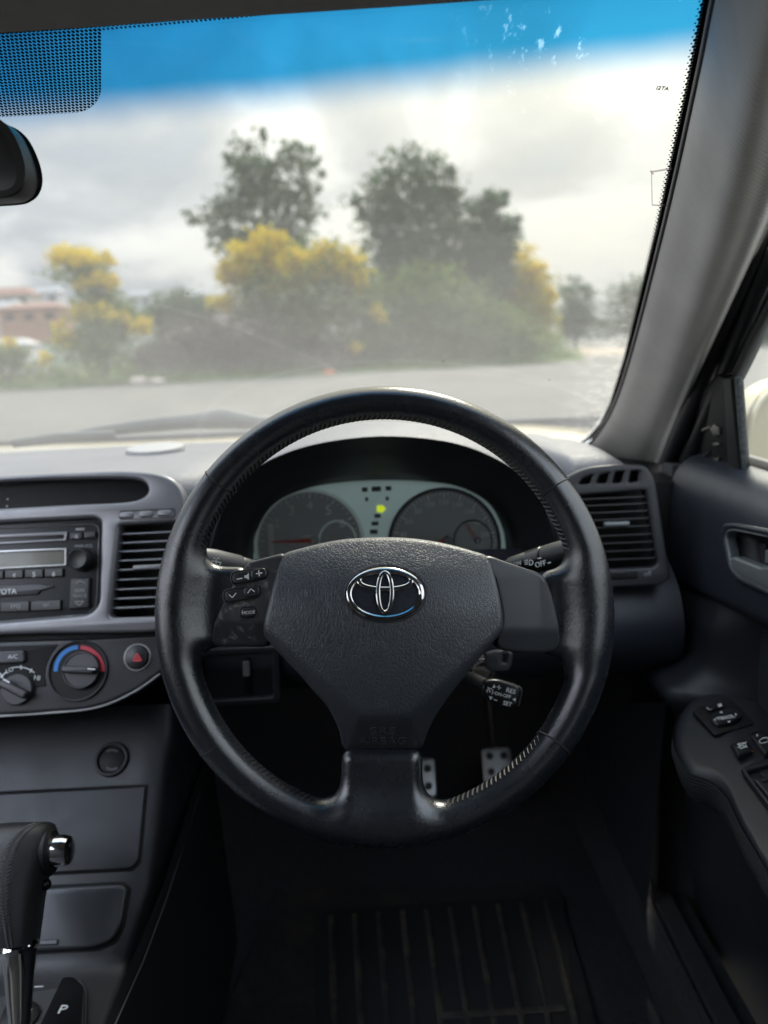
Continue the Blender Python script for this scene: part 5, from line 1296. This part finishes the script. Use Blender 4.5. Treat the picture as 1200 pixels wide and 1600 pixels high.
# indicator stalk on the right, wiper stalk on the left
stk = thing('light_stalk', 'black lighting stalk with OFF ring behind the right of the wheel', 'control stalk', at(850, 870, .70))
A, B = at(775, 893, .76), at(905, 858, .70)
d_ = B - A
seg = lambda f: A + d_ * f
tube('arm', [seg(-.3), seg(.22)], [.007, .0085], black_m, stk, n=24)
tube('inner_ring', [seg(.20), seg(.21), seg(.41), seg(.42)], [.0095, .0105, .0112, .0105], black_m, stk, n=32)
tube('switch_ring', [seg(.425), seg(.435), seg(.60), seg(.61)], [.0112, .0122, .0126, .0118], gloss_black, stk, n=32)
tube('end_grip', [seg(.615), seg(.63), seg(.78), seg(1.0), seg(1.05)], [.0112, .0125, .0128, .0118, .009], black_m, stk, n=32)
SKF = Frame(seg(.5), d_, WF.y); SKF.o = SKF.o + SKF.n * .0124 - SKF.y * .002
text('lettering', SKF, 'OFF', 844, 881, 17, .0004, print_w, stk, hfun=lambda u, v: -.0005)
text('lettering', SKF, 'ON', 808, 881, 11, .0004, print_g, stk)
glyph('stalk_symbols', SKF, [stroke((856, 880), (861, 878.5), 1.8), stroke((840, 873), (846, 871.5), 1.8)] + arc(829, 879, 3.4, 4.6, 100, -100, 10) + [stroke((827.5, 875), (827.5, 883.5), 1.2)] + [stroke((820, 876 + q * 3), (825.5, 875 + q * 3), 1.2) for q in range(3)], .0004, print_w, stk)
wst = thing('wiper_stalk', 'grey wiper stalk with washer symbol peeking over the left spoke', 'control stalk', at(345, 880, .70))
A, B = at(300, 868, .70), at(420, 893, .76)
d_ = B - A; seg = lambda f: A + d_ * f
tube('end_grip', [seg(-.05), seg(.0), seg(.25), seg(.58), seg(.62)], [.006, .0085, .0105, .0100, .008], mat('light stalk plastic', (.10, .10, .105), .4), wst, n=28)
tube('arm', [seg(.60), seg(.63), seg(.72), seg(1.3)], [.0085, .0092, .0085, .008], climate_m, wst, n=24)
WKF = Frame(seg(.35), d_, WF.y); WKF.o = WKF.o + WKF.n * .0104
glyph('washer_symbol', WKF, [stroke((330, 876), (345, 879), 1.2), stroke((330, 876), (334, 884), 1.2), stroke((334, 884), (341, 885.5), 1.2), stroke((341, 885.5), (345, 879), 1.2), stroke((337.5, 873), (337.5, 884), 1.1), stroke((333, 873), (336, 871), 1.1), stroke((339, 871), (342.5, 874), 1.1)], .0006, print_w, wst)

# ================================================================== DRIVER'S DOOR
door = thing('driver_door', 'dark trimmed driver door with handle, armrest switches and window', 'car door', (.40, .5, -.6))
DF = Frame((.374, .80, -.2), (0, -1, 0), (0, 0, 1))
# handle pocket outline, in the plane of the door skin
hb_out = roundpoly(DF.loop([(1127, 834), (1133, 818), (1150, 817), (1200, 826), (1300, 850), (1330, 1000), (1200, 930), (1155, 909), (1138, 888)]), [.008, .008, .006, 0, .01, .01, 0, .008, .01])
hb_in = roundpoly(DF.loop([(1136, 838), (1140, 828), (1152, 826.5), (1200, 836), (1290, 858), (1318, 985), (1200, 919), (1160, 901), (1145, 885)]), [.007, .006, .005, 0, .01, .01, 0, .007, .009])
def inside(pt, poly):
    x, y = pt; c_ = False; n_ = len(poly)
    for i in range(n_):
        (x1, y1), (x2, y2) = poly[i], poly[i - 1]
        if (y1 > y) != (y2 > y) and x < (x2 - x1) * (y - y1) / (y2 - y1) + x1: c_ = not c_
    return c_
ctr = (sum(p[0] for p in hb_in) / len(hb_in), sum(p[1] for p in hb_in) / len(hb_in))
hb_cut = [(ctr[0] + (p[0] - ctr[0]) * 1.03, ctr[1] + (p[1] - ctr[1]) * 1.04) for p in hb_in]
def keep_door(c_):
    return not inside((-(c_.y - .80), c_.z + .2), hb_cut)
ys = list(np.linspace(1.005, .40, 120)) + list(np.linspace(.38, -.75, 20))
rows = []
for y in ys:
    f = max(0, min(1, (y - .55) / .45))        # the lower edge dips towards the dash
    zl = -.262 - .062 * f ** .8
    e = .0 if y < .99 else (y - .99) * .8
    pr = [Vector((.470, y, -.152)), Vector((.440, y, -.148)), Vector((.418 + e, y, -.150)), Vector((.398 + e, y, -.157)), Vector((.384 + e, y, -.172)), Vector((.3765 + e, y, -.195)), Vector((.3745 + e, y, -.225)), Vector((.3745 + e, y, zl + .02)), Vector((.378 + e, y, zl + .006)), Vector((.386 + e, y, zl)), Vector((.412 + e, y, zl - .004))]
    rows.append(catmull(pr, 5, False))
grid('upper_skin', rows, door_m, door, angle=180, keep=keep_door)
rows = []
for y in list(np.linspace(1.0, .70, 40)) + list(np.linspace(.68, -.75, 20)):
    f = max(0, min(1, (y - .55) / .45)); zl = -.262 - .062 * f ** .8
    g_ = max(0, min(1, (y - .77) / .07)); g_ = g_ * g_ * (3 - 2 * g_); dx_ = .044 * g_
    l_ = 1 - max(0, min(1, (y - .90) / .06)); l_ = g_ * l_ * l_ * (3 - 2 * l_)
    pr = [(.412 - dx_ * .7, zl + .003), (.414 - dx_, zl - .025), (.412 - dx_, -.358), (.410 - dx_ - .004 * l_, -.382), (.410 - dx_ - .026 * l_, -.398), (.410 - dx_ - .043 * l_, -.408), (.412 - dx_ - .040 * l_, -.430), (.415 - dx_ * .5, -.50), (.42, -.66), (.43, -.76), (.46, -.93)]
    rows.append(catmull([Vector((x, y, z)) for x, z in pr], 4, False))
grid('lower_skin', rows, dark_m, door, angle=180)
FF = Frame((.409, .80, -.35), (0, -1, 0), (.035, 0, 1))
plate('cloth_insert', FF, roundpoly(FF.loop([(1143, 938), (1200, 955), (1420, 1040), (1400, 1330), (1180, 1120), (1118, 1070), (1110, 1050), (1122, 1010)]), [.006, 0, 0, 0, .01, .01, .012, .01]), -.006, .004, fabric_m, door, .003)
# handle
plate('handle_bezel', DF, [hb_out, hb_in], -.004, .004, door_m, door, .0035, res=4)
plate('handle_rim', DF, [[(ctr[0] + (p[0] - ctr[0]) * 1.02, ctr[1] + (p[1] - ctr[1]) * 1.03) for p in hb_in], [(ctr[0] + (p[0] - ctr[0]) * .965, ctr[1] + (p[1] - ctr[1]) * .93) for p in hb_in]], -.010, .003, grey_handle, door, .0022, res=3)
dome('handle_cup', DF, hb_cut, lambda u, v: -.026, black_m, door, rings=8, edge=.022, drop=-1.0)
lev = roundpoly(DF.loop([(1146, 872), (1152, 870), (1196, 887), (1204, 885), (1330, 930), (1330, 985), (1215, 925), (1165, 903), (1150, 890)], -.002), [.003, .003, .004, .004, .004, .004, 0, .008, .006])
plate('door_handle', DF, lev, -.012, .003, grey_handle, door, .0035, res=4)
plate('lock_lever', DF, roundpoly(DF.loop([(1184, 850), (1194, 850), (1200, 890), (1192, 892)], -.012), .001), -.026, -.012, climate_m, door, .001)
plate('lock_knob', DF, roundpoly(DF.loop([(1198, 858), (1225, 866), (1228, 885), (1197, 880)], -.006), .003), -.02, -.004, grey_handle, door, .002)
# armrest with switches
AZ = -.402
AF = Frame((.36, .75, AZ), (1, 0, 0), (0, 1, .06))
arm_px = [(1056, 1150), (1055, 1118), (1066, 1096), (1088, 1083), (1120, 1077), (1150, 1080)]
al_ = AF.loop(arm_px)
al_ += [(.052, al_[-1][1] - .015), (.056, 0.0), (.056, -.25), (.056, -.9), (-.066, -.9), (-.062, -.25), (-.052, -.1), (al_[0][0] - .001, al_[0][1] - .04)]
al_ = [tuple(p) for p in catmull([Vector(p) for p in al_], 6)]
def arm_h(u, v):
    fr_ = soft(v - .07, .02); return -.0 - .0 * u + .5 * 0 + (fr_ * .10) - 1.6 * soft(-u - .014, .006) ** 1.0 * .16
arm = dome('armrest', AF, al_, arm_h, dark_m, door, rings=26, edge=.013, skirt=-.03, centre=(.008, .0), ease=1.5, angle=60)
rows = []
ed = [AF.W(p[0], p[1], -.03) for p in al_]
lo_ = min(range(len(al_)), key=lambda i: (al_[i][1] + .9) ** 2 + (al_[i][0] + .03) ** 2)
seq = [Vector((p.x, p.y, p.z)) for p in ed if p.x < .372 + .02 and p.y > -.1]
# ribbed side below the armrest
side_pts = [AF.W(u, v, 0) for u, v in ((al_[0][0] + .004, .115), (-.030, .06), (-.030, -.1), (-.028, -.5))]
side_pts = sorted([AF.W(u, v, 0) for u, v in al_ if u < -.015 and v > -.5], key=lambda p: -p.y)
grid('armrest_side', [[p + Vector((-.001, 0, -.014)), p + Vector((-.002, 0, -.026)), p + Vector((.004, 0, -.045)), p + Vector((.03, 0, -.062)), p + Vector((.09, 0, -.07))] for p in side_pts], fabric_m, door, angle=180)
q = roundpoly(AF.loop([(1081, 1110), (1140, 1091), (1180, 1131), (1117, 1149)], .001), .006)
plate('mirror_switch_plate', AF, q, -.003, .0016, black_m, arm, .0008)
k4 = AF.k(1130, 1120)
def onarm(pts, w=.002): return AF.loop(pts, w)
msel = plate('mirror_selector', AF, roundpoly(onarm([(1101, 1106), (1126, 1099), (1132, 1106), (1108, 1114)]), .003), .0, .0055, button_m, arm, .0022, res=3)
plate('mirror_pad', AF, roundpoly(onarm([(1108, 1122), (1128, 1112), (1150, 1111), (1160, 1124), (1145, 1132), (1120, 1137), (1112, 1132)]), .006), .0, .006, button_m, arm, .0025, res=3)
text('lettering', AF, 'L', 1108, 1107, 5, .0058, print_w, arm, rot=14, hpx=8); plate('selector_mark', AF, roundpoly(onarm([(1121, 1100.5), (1127, 1099), (1129, 1103), (1123, 1105)], .0055), .0004), .005, .0058, print_w, arm, .0002)
text('lettering', AF, 'MIRROR', 1134, 1121, 30, .0062, print_w, arm, rot=12, hpx=9)
glyph('mirror_arrows', AF, [[(1124, 1114.5), (1130, 1114), (1126, 1111)], [(1136, 1127), (1142, 1126.5), (1139.5, 1130)], [(1114.5, 1125), (1118, 1123), (1118.5, 1127)], [(1148, 1114.5), (1152, 1116.5), (1149, 1119)]], .0062, print_w, arm)
def rocker(nm, pts, h0):
    plate(nm + '_well', AF, roundpoly(onarm([(sum(p[0] for p in pts) / 4 + (p[0] - sum(q_[0] for q_ in pts) / 4) * 1.12, sum(p[1] for p in pts) / 4 + (p[1] - sum(q_[1] for q_ in pts) / 4) * 1.12) for p in pts], .001), .003), -.004, .0012, gloss_black, arm, .0005)
    return plate(nm, AF, roundpoly(onarm(pts, h0), .0025), -.001, h0, button_m, arm, .0022, res=3)
rocker('window_lock_button', [(1143, 1163), (1165, 1157), (1177, 1172), (1154, 1180)], .006)
glyph('window_symbol', AF, [stroke((1154, 1162.5), (1164, 1160.5), 1.3), stroke((1164, 1160.5), (1166, 1167), 1.3), stroke((1166, 1167), (1157, 1170), 1.3), stroke((1157, 1170), (1154, 1162.5), 1.3), stroke((1152, 1163), (1168, 1168), 1.3), stroke((1152, 1169), (1167, 1159), 1.3)], .0062, print_w, arm)
plate('amber_edge', AF, roundpoly(onarm([(1153, 1180), (1177, 1173), (1178, 1175), (1154, 1182)], .001), .0005), .0, .002, mat('amber plastic', (.28, .09, .03), .4), arm, .0004)
rocker('door_lock_button', [(1172, 1148), (1191, 1142), (1218, 1168), (1196, 1178)], .006)
glyph('door_symbol', AF, [stroke((1186, 1158), (1191, 1154), 1.2), stroke((1191, 1154), (1199, 1152.5), 1.2), stroke((1186, 1158), (1188, 1162), 1.2), stroke((1188, 1162), (1202, 1159), 1.2), stroke((1199, 1152.5), (1202, 1159), 1.2), ell(1183, 1149.5, 1.4, 2, 8)], .0062, print_w, arm)
# window switches in their tray at the frame's edge
plate('switch_tray', AF, [roundpoly(onarm([(1156, 1201), (1260, 1170), (1400, 1300), (1320, 1420)], .002), .006), roundpoly(onarm([(1166, 1207), (1262, 1180), (1380, 1300), (1318, 1395)], .002), .005)], -.002, .004, dark_m, arm, .0018, res=3)
plate('tray_floor', AF, roundpoly(onarm([(1160, 1204), (1260, 1175), (1390, 1300), (1318, 1405)], .002), .004), -.004, -.0005, black_m, arm, .0004)
plate('window_switch', AF, roundpoly(onarm([(1178, 1217), (1232, 1203), (1262, 1232), (1208, 1252)], .004), .003), -.002, .004, button_m, arm, .0018)
plate('window_switch_bar', AF, roundpoly(onarm([(1189, 1219), (1215, 1211), (1218, 1215), (1191, 1222)], .005), .001), .003, .006, climate_m, arm, .0008)

# window frame, seals, sail panel and glass
def line3(pts, X0): return [onx(a, b_, x_) for (a, b_), x_ in zip(pts, X0)]
def bar(nm, pts, Xs, r_, m_, sx=1.0):
    return tube(nm, catmull(line3(pts, Xs), 6, False), r_, m_, door, n=10, sx=sx)
bar('outer_seal', [(1335, 30), (1262, 210), (1205, 345), (1118, 548), (1085, 625), (1045, 722)], [.315, .335, .352, .385, .395, .40], .011, seal_m, 1.0)
bar('frame_bar', [(1365, 40), (1290, 220), (1226, 360), (1142, 560), (1110, 640), (1070, 735)], [.325, .345, .362, .395, .405, .415], .010, black_m)
bar('frame_strip', [(1380, 60), (1306, 230), (1243, 372), (1160, 560), (1141, 605)], [.328, .348, .365, .398, .402], .0035, frame_m)
bar('glass_run', [(1392, 60), (1318, 235), (1255, 378), (1172, 560), (1145, 612)], [.33, .35, .367, .40, .405], .0045, seal_m)
SPF = Frame(onx(1090, 700, .412), (0, -1, 0), (-.25, 0, 1))
sp_ = plate('sail_panel', SPF, roundpoly(SPF.loop([(1038, 742), (1085, 625), (1118, 585), (1146, 596), (1158, 746)]), .004), -.012, .0, inset_m, door, .002)
bolt_m = mat('bare bolt metal', (.20, .19, .18), .4, metal=.6)
for nm, pts in (('bracket', [(1112, 668), (1118, 662), (1126, 668), (1128, 678), (1118, 680)]), ('bracket', [(1092, 672), (1112, 664), (1113, 668), (1094, 676)]), ('clip', [(1116, 692), (1123, 690), (1127, 694), (1119, 697)]), ('clip', [(1099, 725), (1112, 718), (1125, 714), (1126, 718), (1107, 727)]), ('wire', [(1085, 726), (1098, 711), (1111, 704), (1112, 707), (1101, 714), (1089, 728)])):
    plate(nm, SPF, roundpoly(SPF.loop(pts), .0008), .0, .003, bolt_m if nm != 'wire' else climate_m, sp_, .001)
DVF = SPF
plate('window_channel', SPF, roundpoly(SPF.loop([(1138, 590), (1150, 588), (1164, 748), (1146, 748)]), .001), .0, .006, seal_m, door, .002)
plate('window_channel', SPF, roundpoly(SPF.loop([(1151, 588), (1156, 590), (1166, 748), (1160, 748)]), .001), -.003, .003, mat('dusty channel felt', (.09, .10, .10), .9, var=.5, vscale=200), door, .001)
wg = bpy.data.materials.new('side glass'); wg.use_nodes = True; t = wg.node_tree; t.nodes.clear()
tr = N(t, 'ShaderNodeBsdfTransparent'); tr.inputs[0].default_value = (.44, .46, .45, 1); tl = N(t, 'ShaderNodeBsdfTranslucent'); tl.inputs[0].default_value = (.8, .8, .76, 1)
m1 = N(t, 'ShaderNodeMixShader', i_Fac=.05); t.links.new(tr.outputs[0], m1.inputs[1]); t.links.new(tl.outputs[0], m1.inputs[2]); mo = N(t, 'ShaderNodeOutputMaterial'); t.links.new(m1.outputs[0], mo.inputs[0])
gpts = [(Vector((.425, 1.0, -.16)), Vector((.425, -.5, -.16))), (Vector((.40, .93, -.07)), Vector((.40, -.5, -.05))), (Vector((.365, .765, .08)), Vector((.362, -.5, .10))), (Vector((.315, .58, .215)), Vector((.312, -.5, .22)))]
grid('window_glass', [[a.lerp(b_, f) for f in np.linspace(0, 1, 10)] for a, b_ in gpts], wg, door, angle=180)
plate('sill_seal', Frame((.43, .4, -.145), (0, -1, 0), (0, 0, 1)), rrect(.3, 0, 1.75, .010, .003), -.006, .006, seal_m, door, .002)
grid('outer_skin', [[Vector((.50, y, z)) for y in np.linspace(1.15, -.8, 12)] if False else [Vector((x, y, z)) for y in np.linspace(1.15, -.8, 12)] for x, z in ((.445, -.150), (.475, -.165), (.505, -.25), (.52, -.40), (.52, -.6), (.49, -.85))], gold, door, angle=180)
hfr = Frame((.520, -.42, -.36), (0, 1, 0), (0, 0, 1))
plate('outer_handle', hfr, rrect(0, 0, .20, .032, .014), .004, .04, gold, door, .01, res=3)

# door mirror outside
mir = thing('door_mirror', 'pale gold door mirror outside the driver window', 'door mirror', (.62, 1.0, -.15))
mc = at(1236, 668, 1.02); 
MF = Frame(mc, (.93, .36, 0), (0, 0, 1))
ms_ = [tuple(p) for p in catmull([Vector(p) for p in [(-.085, -.045), (-.075, .030), (-.03, .062), (.05, .066), (.095, .045), (.10, -.02), (.085, -.06), (0, -.070), (-.06, -.066)]], 5)]
dome('housing', Frame(mc, MF.x * -1, MF.y), [(-a, b_) for a, b_ in ms_], lambda u, v: .085 - 9 * u * u - 9 * v * v, gold, mir, rings=12, edge=.02, skirt=-.006)
plate('housing_rim', MF, [ms_, [(a * .88, b_ * .82) for a, b_ in ms_]], -.004, .010, gold, mir, .004, res=3)
plate('mirror_glass', MF, [(a * .9, b_ * .85) for a, b_ in ms_], -.004, .003, mat('mirror silver', (.8, .82, .8), .03, metal=1.0), mir, .0005)
tube('mirror_arm', [mc + Vector((-.03, .03, -.05)), Vector((.50, 1.02, -.19)), Vector((.44, 1.03, -.16))], [.03, .03, .025], gold, mir, n=16)

# ================================================================== FLOOR
FZ = -.90
floor = grid('floor', [[Vector((x, y, z)) for x in np.linspace(-1.1, .44, 30)] for y, z in [(-1.7, FZ), (-.6, FZ), (0, FZ), (.6, FZ), (.9, FZ - .0), (1.12, FZ + .004), (1.22, FZ + .03), (1.32, FZ + .10), (1.45, FZ + .25), (1.54, FZ + .42)]], carpet_m, angle=180)
floor['kind'] = 'structure'; floor['label'] = 'dark carpet in the footwell'
MTF = Frame((0, 1.0, FZ + .004), (1, 0, 0), (0, 1, 0))
fm = thing('floor_mat', 'dark ribbed floor mat in the driver footwell', 'floor mat', MTF.o)
plate('mat_base', MTF, roundpoly(MTF.loop([(440, 1385), (870, 1385), (960, 1700), (300, 1700)]), .02), 0, .006, mat_m, fm, .002)
plate('heel_pad', MTF, roundpoly(MTF.loop([(492, 1432), (640, 1418), (880, 1405), (905, 1640), (497, 1640)]), .008), .004, .008, mat('heel pad rubber', (.008, .008, .009), .7), fm, .001)
for i in range(10):
    xa, xb = 520 + i * 37, 523 + i * 43
    a0, a1 = MTF.P(xa - 2 + i * .3, 1432 - i * 2.5, .008), MTF.P(xb, 1640, .008)
    pts = [a0.lerp(a1, f) for f in np.linspace(0, 1, 5)]
    tube('rib', [p + Vector((0, 0, .001)) for p in pts], .0048, rib_m, fm, n=6, sx=.5, up=(1, 0, 0))
plate('crossbar', MTF, roundpoly(MTF.loop([(685, 1592), (880, 1580), (885, 1590), (690, 1602)]), .002), .008, .011, rib_m, fm, .001)
def pedal(nm, lab, c_, w_, h_, lean, dots):
    p = thing(nm, lab, 'pedal', c_)
    f = Frame(c_, (1, 0, 0), (0, math.sin(R(lean)), math.cos(R(lean))))
    plate('pedal_face', f, rrect(0, 0, w_, h_, .008), -.006, .004, pedal_m, p, .002)
    for u, v in dots: lathe('rubber_stud', f, u, v, [(.0062, .003), (.0062, .0065), (.005, .0075), (.0001, .0075)], black_rub, p, 16)
    tube('pedal_arm', [f.W(0, .0, -.006), f.W(0, .06, -.05), Vector((c_.x, 1.45, c_.z + .22))], .008, black_m, p, n=8)
cb_ = at(648, 1216, 1.16); pedal('brake_pedal', 'bright metal brake pedal beside the bottom spoke', cb_, .070, .062, 40, [(x, y) for x in (-.022, 0, .022) for y in (-.014, .014)])
ca = at(778, 1206, 1.20); pedal('accelerator_pedal', 'bright metal accelerator pedal seen through the lower right of the wheel', ca, .050, .080, 38, [(x, y) for x in (-.012, .012) for y in (-.026, 0, .026)])
sill = thing('sill_plate', 'dark scuff plate along the driver door sill', 'sill plate', (.42, .6, -.83))
grid('plate', [[Vector((x, y, z)) for x, z in ((.345 - .02 * f, FZ + .0), (.352 - .02 * f, FZ + .05), (.362, FZ + .075), (.372, FZ + .078), (.376, FZ + .072), (.380, FZ + .078), (.405, FZ + .08), (.412, FZ + .07), (.43, FZ + .07))] for y, f in ((-.8, 0), (.2, 0), (.7, 0), (1.0, 0), (1.15, .6), (1.25, 1.5), (1.4, 2.5))], carpet_m, sill, angle=50)
kp = thing('kick_panel', 'dark kick panel at the front of the driver footwell', 'kick panel', (.38, 1.25, -.7))
grid('panel', [[Vector((x, y, z)) for y in (.98, 1.05, 1.2, 1.4, 1.54)] for x, z in ((.385, -.40), (.375, -.55), (.368, -.70), (.358, FZ + .02))], dark_m, kp, angle=180)
crumb_m = mat('dry leaf crumb', (.12, .08, .05), .9)
for i, (px_, py_, lab) in enumerate(((996, 1476, 'dry brown crumb on the carpet by the sill'), (840, 1437, 'dry brown crumb just right of the mat ribs'), (1030, 1552, 'pale crumb nearest the sill at the bottom of the footwell'))):
    p = onz(px_, py_, FZ + .008); tag(box('crumb', p, (.010, .006, .004), crumb_m, None, .001, Matrix.Rotation(random.random() * 3, 3, 'Z')), lab, 'crumb', 'crumbs on the carpet')

# ================================================================== BONNET, WIPERS, REAR-VIEW MIRROR
bon = thing('bonnet', 'pale gold car bonnet beyond the windscreen foot', 'bonnet', (XC, 1.8, -.2))
rows = []
for y in np.linspace(1.42, 2.45, 22):
    f = (y - 1.42) / 1.03
    rows.append([Vector((x, y + bow(x) * .5 - .04, -.158 + .030 * math.sin(min(f * 3.2, 1) * math.pi / 2) - .26 * f ** 1.9 - .030 * abs((x - XC) / .8) ** 6 - .002 - .010 * (1 - ((x - XC) / .8) ** 2))) for x in np.linspace(-1.15, .41, 30)])
grid('panel', rows, gold, bon, angle=180)
cowl = thing('cowl_panel', 'black cowl at the foot of the windscreen', 'cowl', (XC, 1.36, -.2))
grid('panel', [[Vector((x, yy + bow(x) * .8, zz_)) for x in np.linspace(-1.12, .36, 24)] for yy, zz_ in ((1.24, -.172), (1.30, -.180), (1.36, -.190), (1.44, -.186))], black_m, cowl, angle=180)
wip_m = mat('faded wiper black', (.07, .075, .08), .5)
w1 = thing('windscreen_wiper', 'grey windscreen wiper lying at the left foot of the windscreen', 'wiper', at(230, 670, 1.36))
wp_ = lambda a, b_, Y: at(a, b_, Y)
tube('blade', [wp_(20, 693, 1.40), wp_(90, 684, 1.40), wp_(180, 679, 1.40)], [.008, .010, .008], wip_m, w1, n=8, sx=.7)
tube('arm', [wp_(80, 686, 1.41), wp_(160, 673, 1.42), wp_(240, 664, 1.43), wp_(300, 659, 1.44), wp_(345, 654, 1.45), wp_(400, 660, 1.46), wp_(520, 668, 1.48)], [.006, .010, .013, .014, .020, .013, .012], wip_m, w1, n=10, sx=.7)
rm = thing('rear_view_mirror', 'dark rounded rear-view mirror at the left edge of the view', 'rear-view mirror', at(-40, 245, .56))
RF = Frame(at(0, 245, .555), (1, -.10, 0), (0, .05, 1))
ml = RF.loop([(a - 24, b_) for a, b_ in [(-330, 205), (-100, 192), (-20, 182), (14, 183), (38, 201), (54, 232), (63, 264), (62, 288), (50, 304), (20, 311), (-100, 316), (-330, 330)]])
ml = [tuple(p) for p in catmull([Vector(p) for p in ml], 6)]
mcx = (sum(p[0] for p in ml) / len(ml), sum(p[1] for p in ml) / len(ml))
plate('housing', RF, [ml, [(mcx[0] + (p[0] - mcx[0]) * .965, mcx[1] + (p[1] - mcx[1]) * .86) for p in ml]], -.018, .004, black_rub, rm, .004, res=4)
plate('back', RF, [(mcx[0] + (p[0] - mcx[0]) * .98, mcx[1] + (p[1] - mcx[1]) * .92) for p in ml], -.024, -.006, black_rub, rm, .006)
plate('mirror_face', RF, [(mcx[0] + (p[0] - mcx[0]) * .97, mcx[1] + (p[1] - mcx[1]) * .88) for p in ml], -.010, -.002, mat('dark reflection mirror', (.10, .10, .10), .35, metal=1.0), rm, .0006)  # dark colour stands in for the reflection of the dim cabin
tube('stem', [RF.P(-200, 250, -.02), RF.P(-200, 200, -.05), glassP(-200, 120, -.01)], [.012, .010, .014], black_rub, rm, n=12)
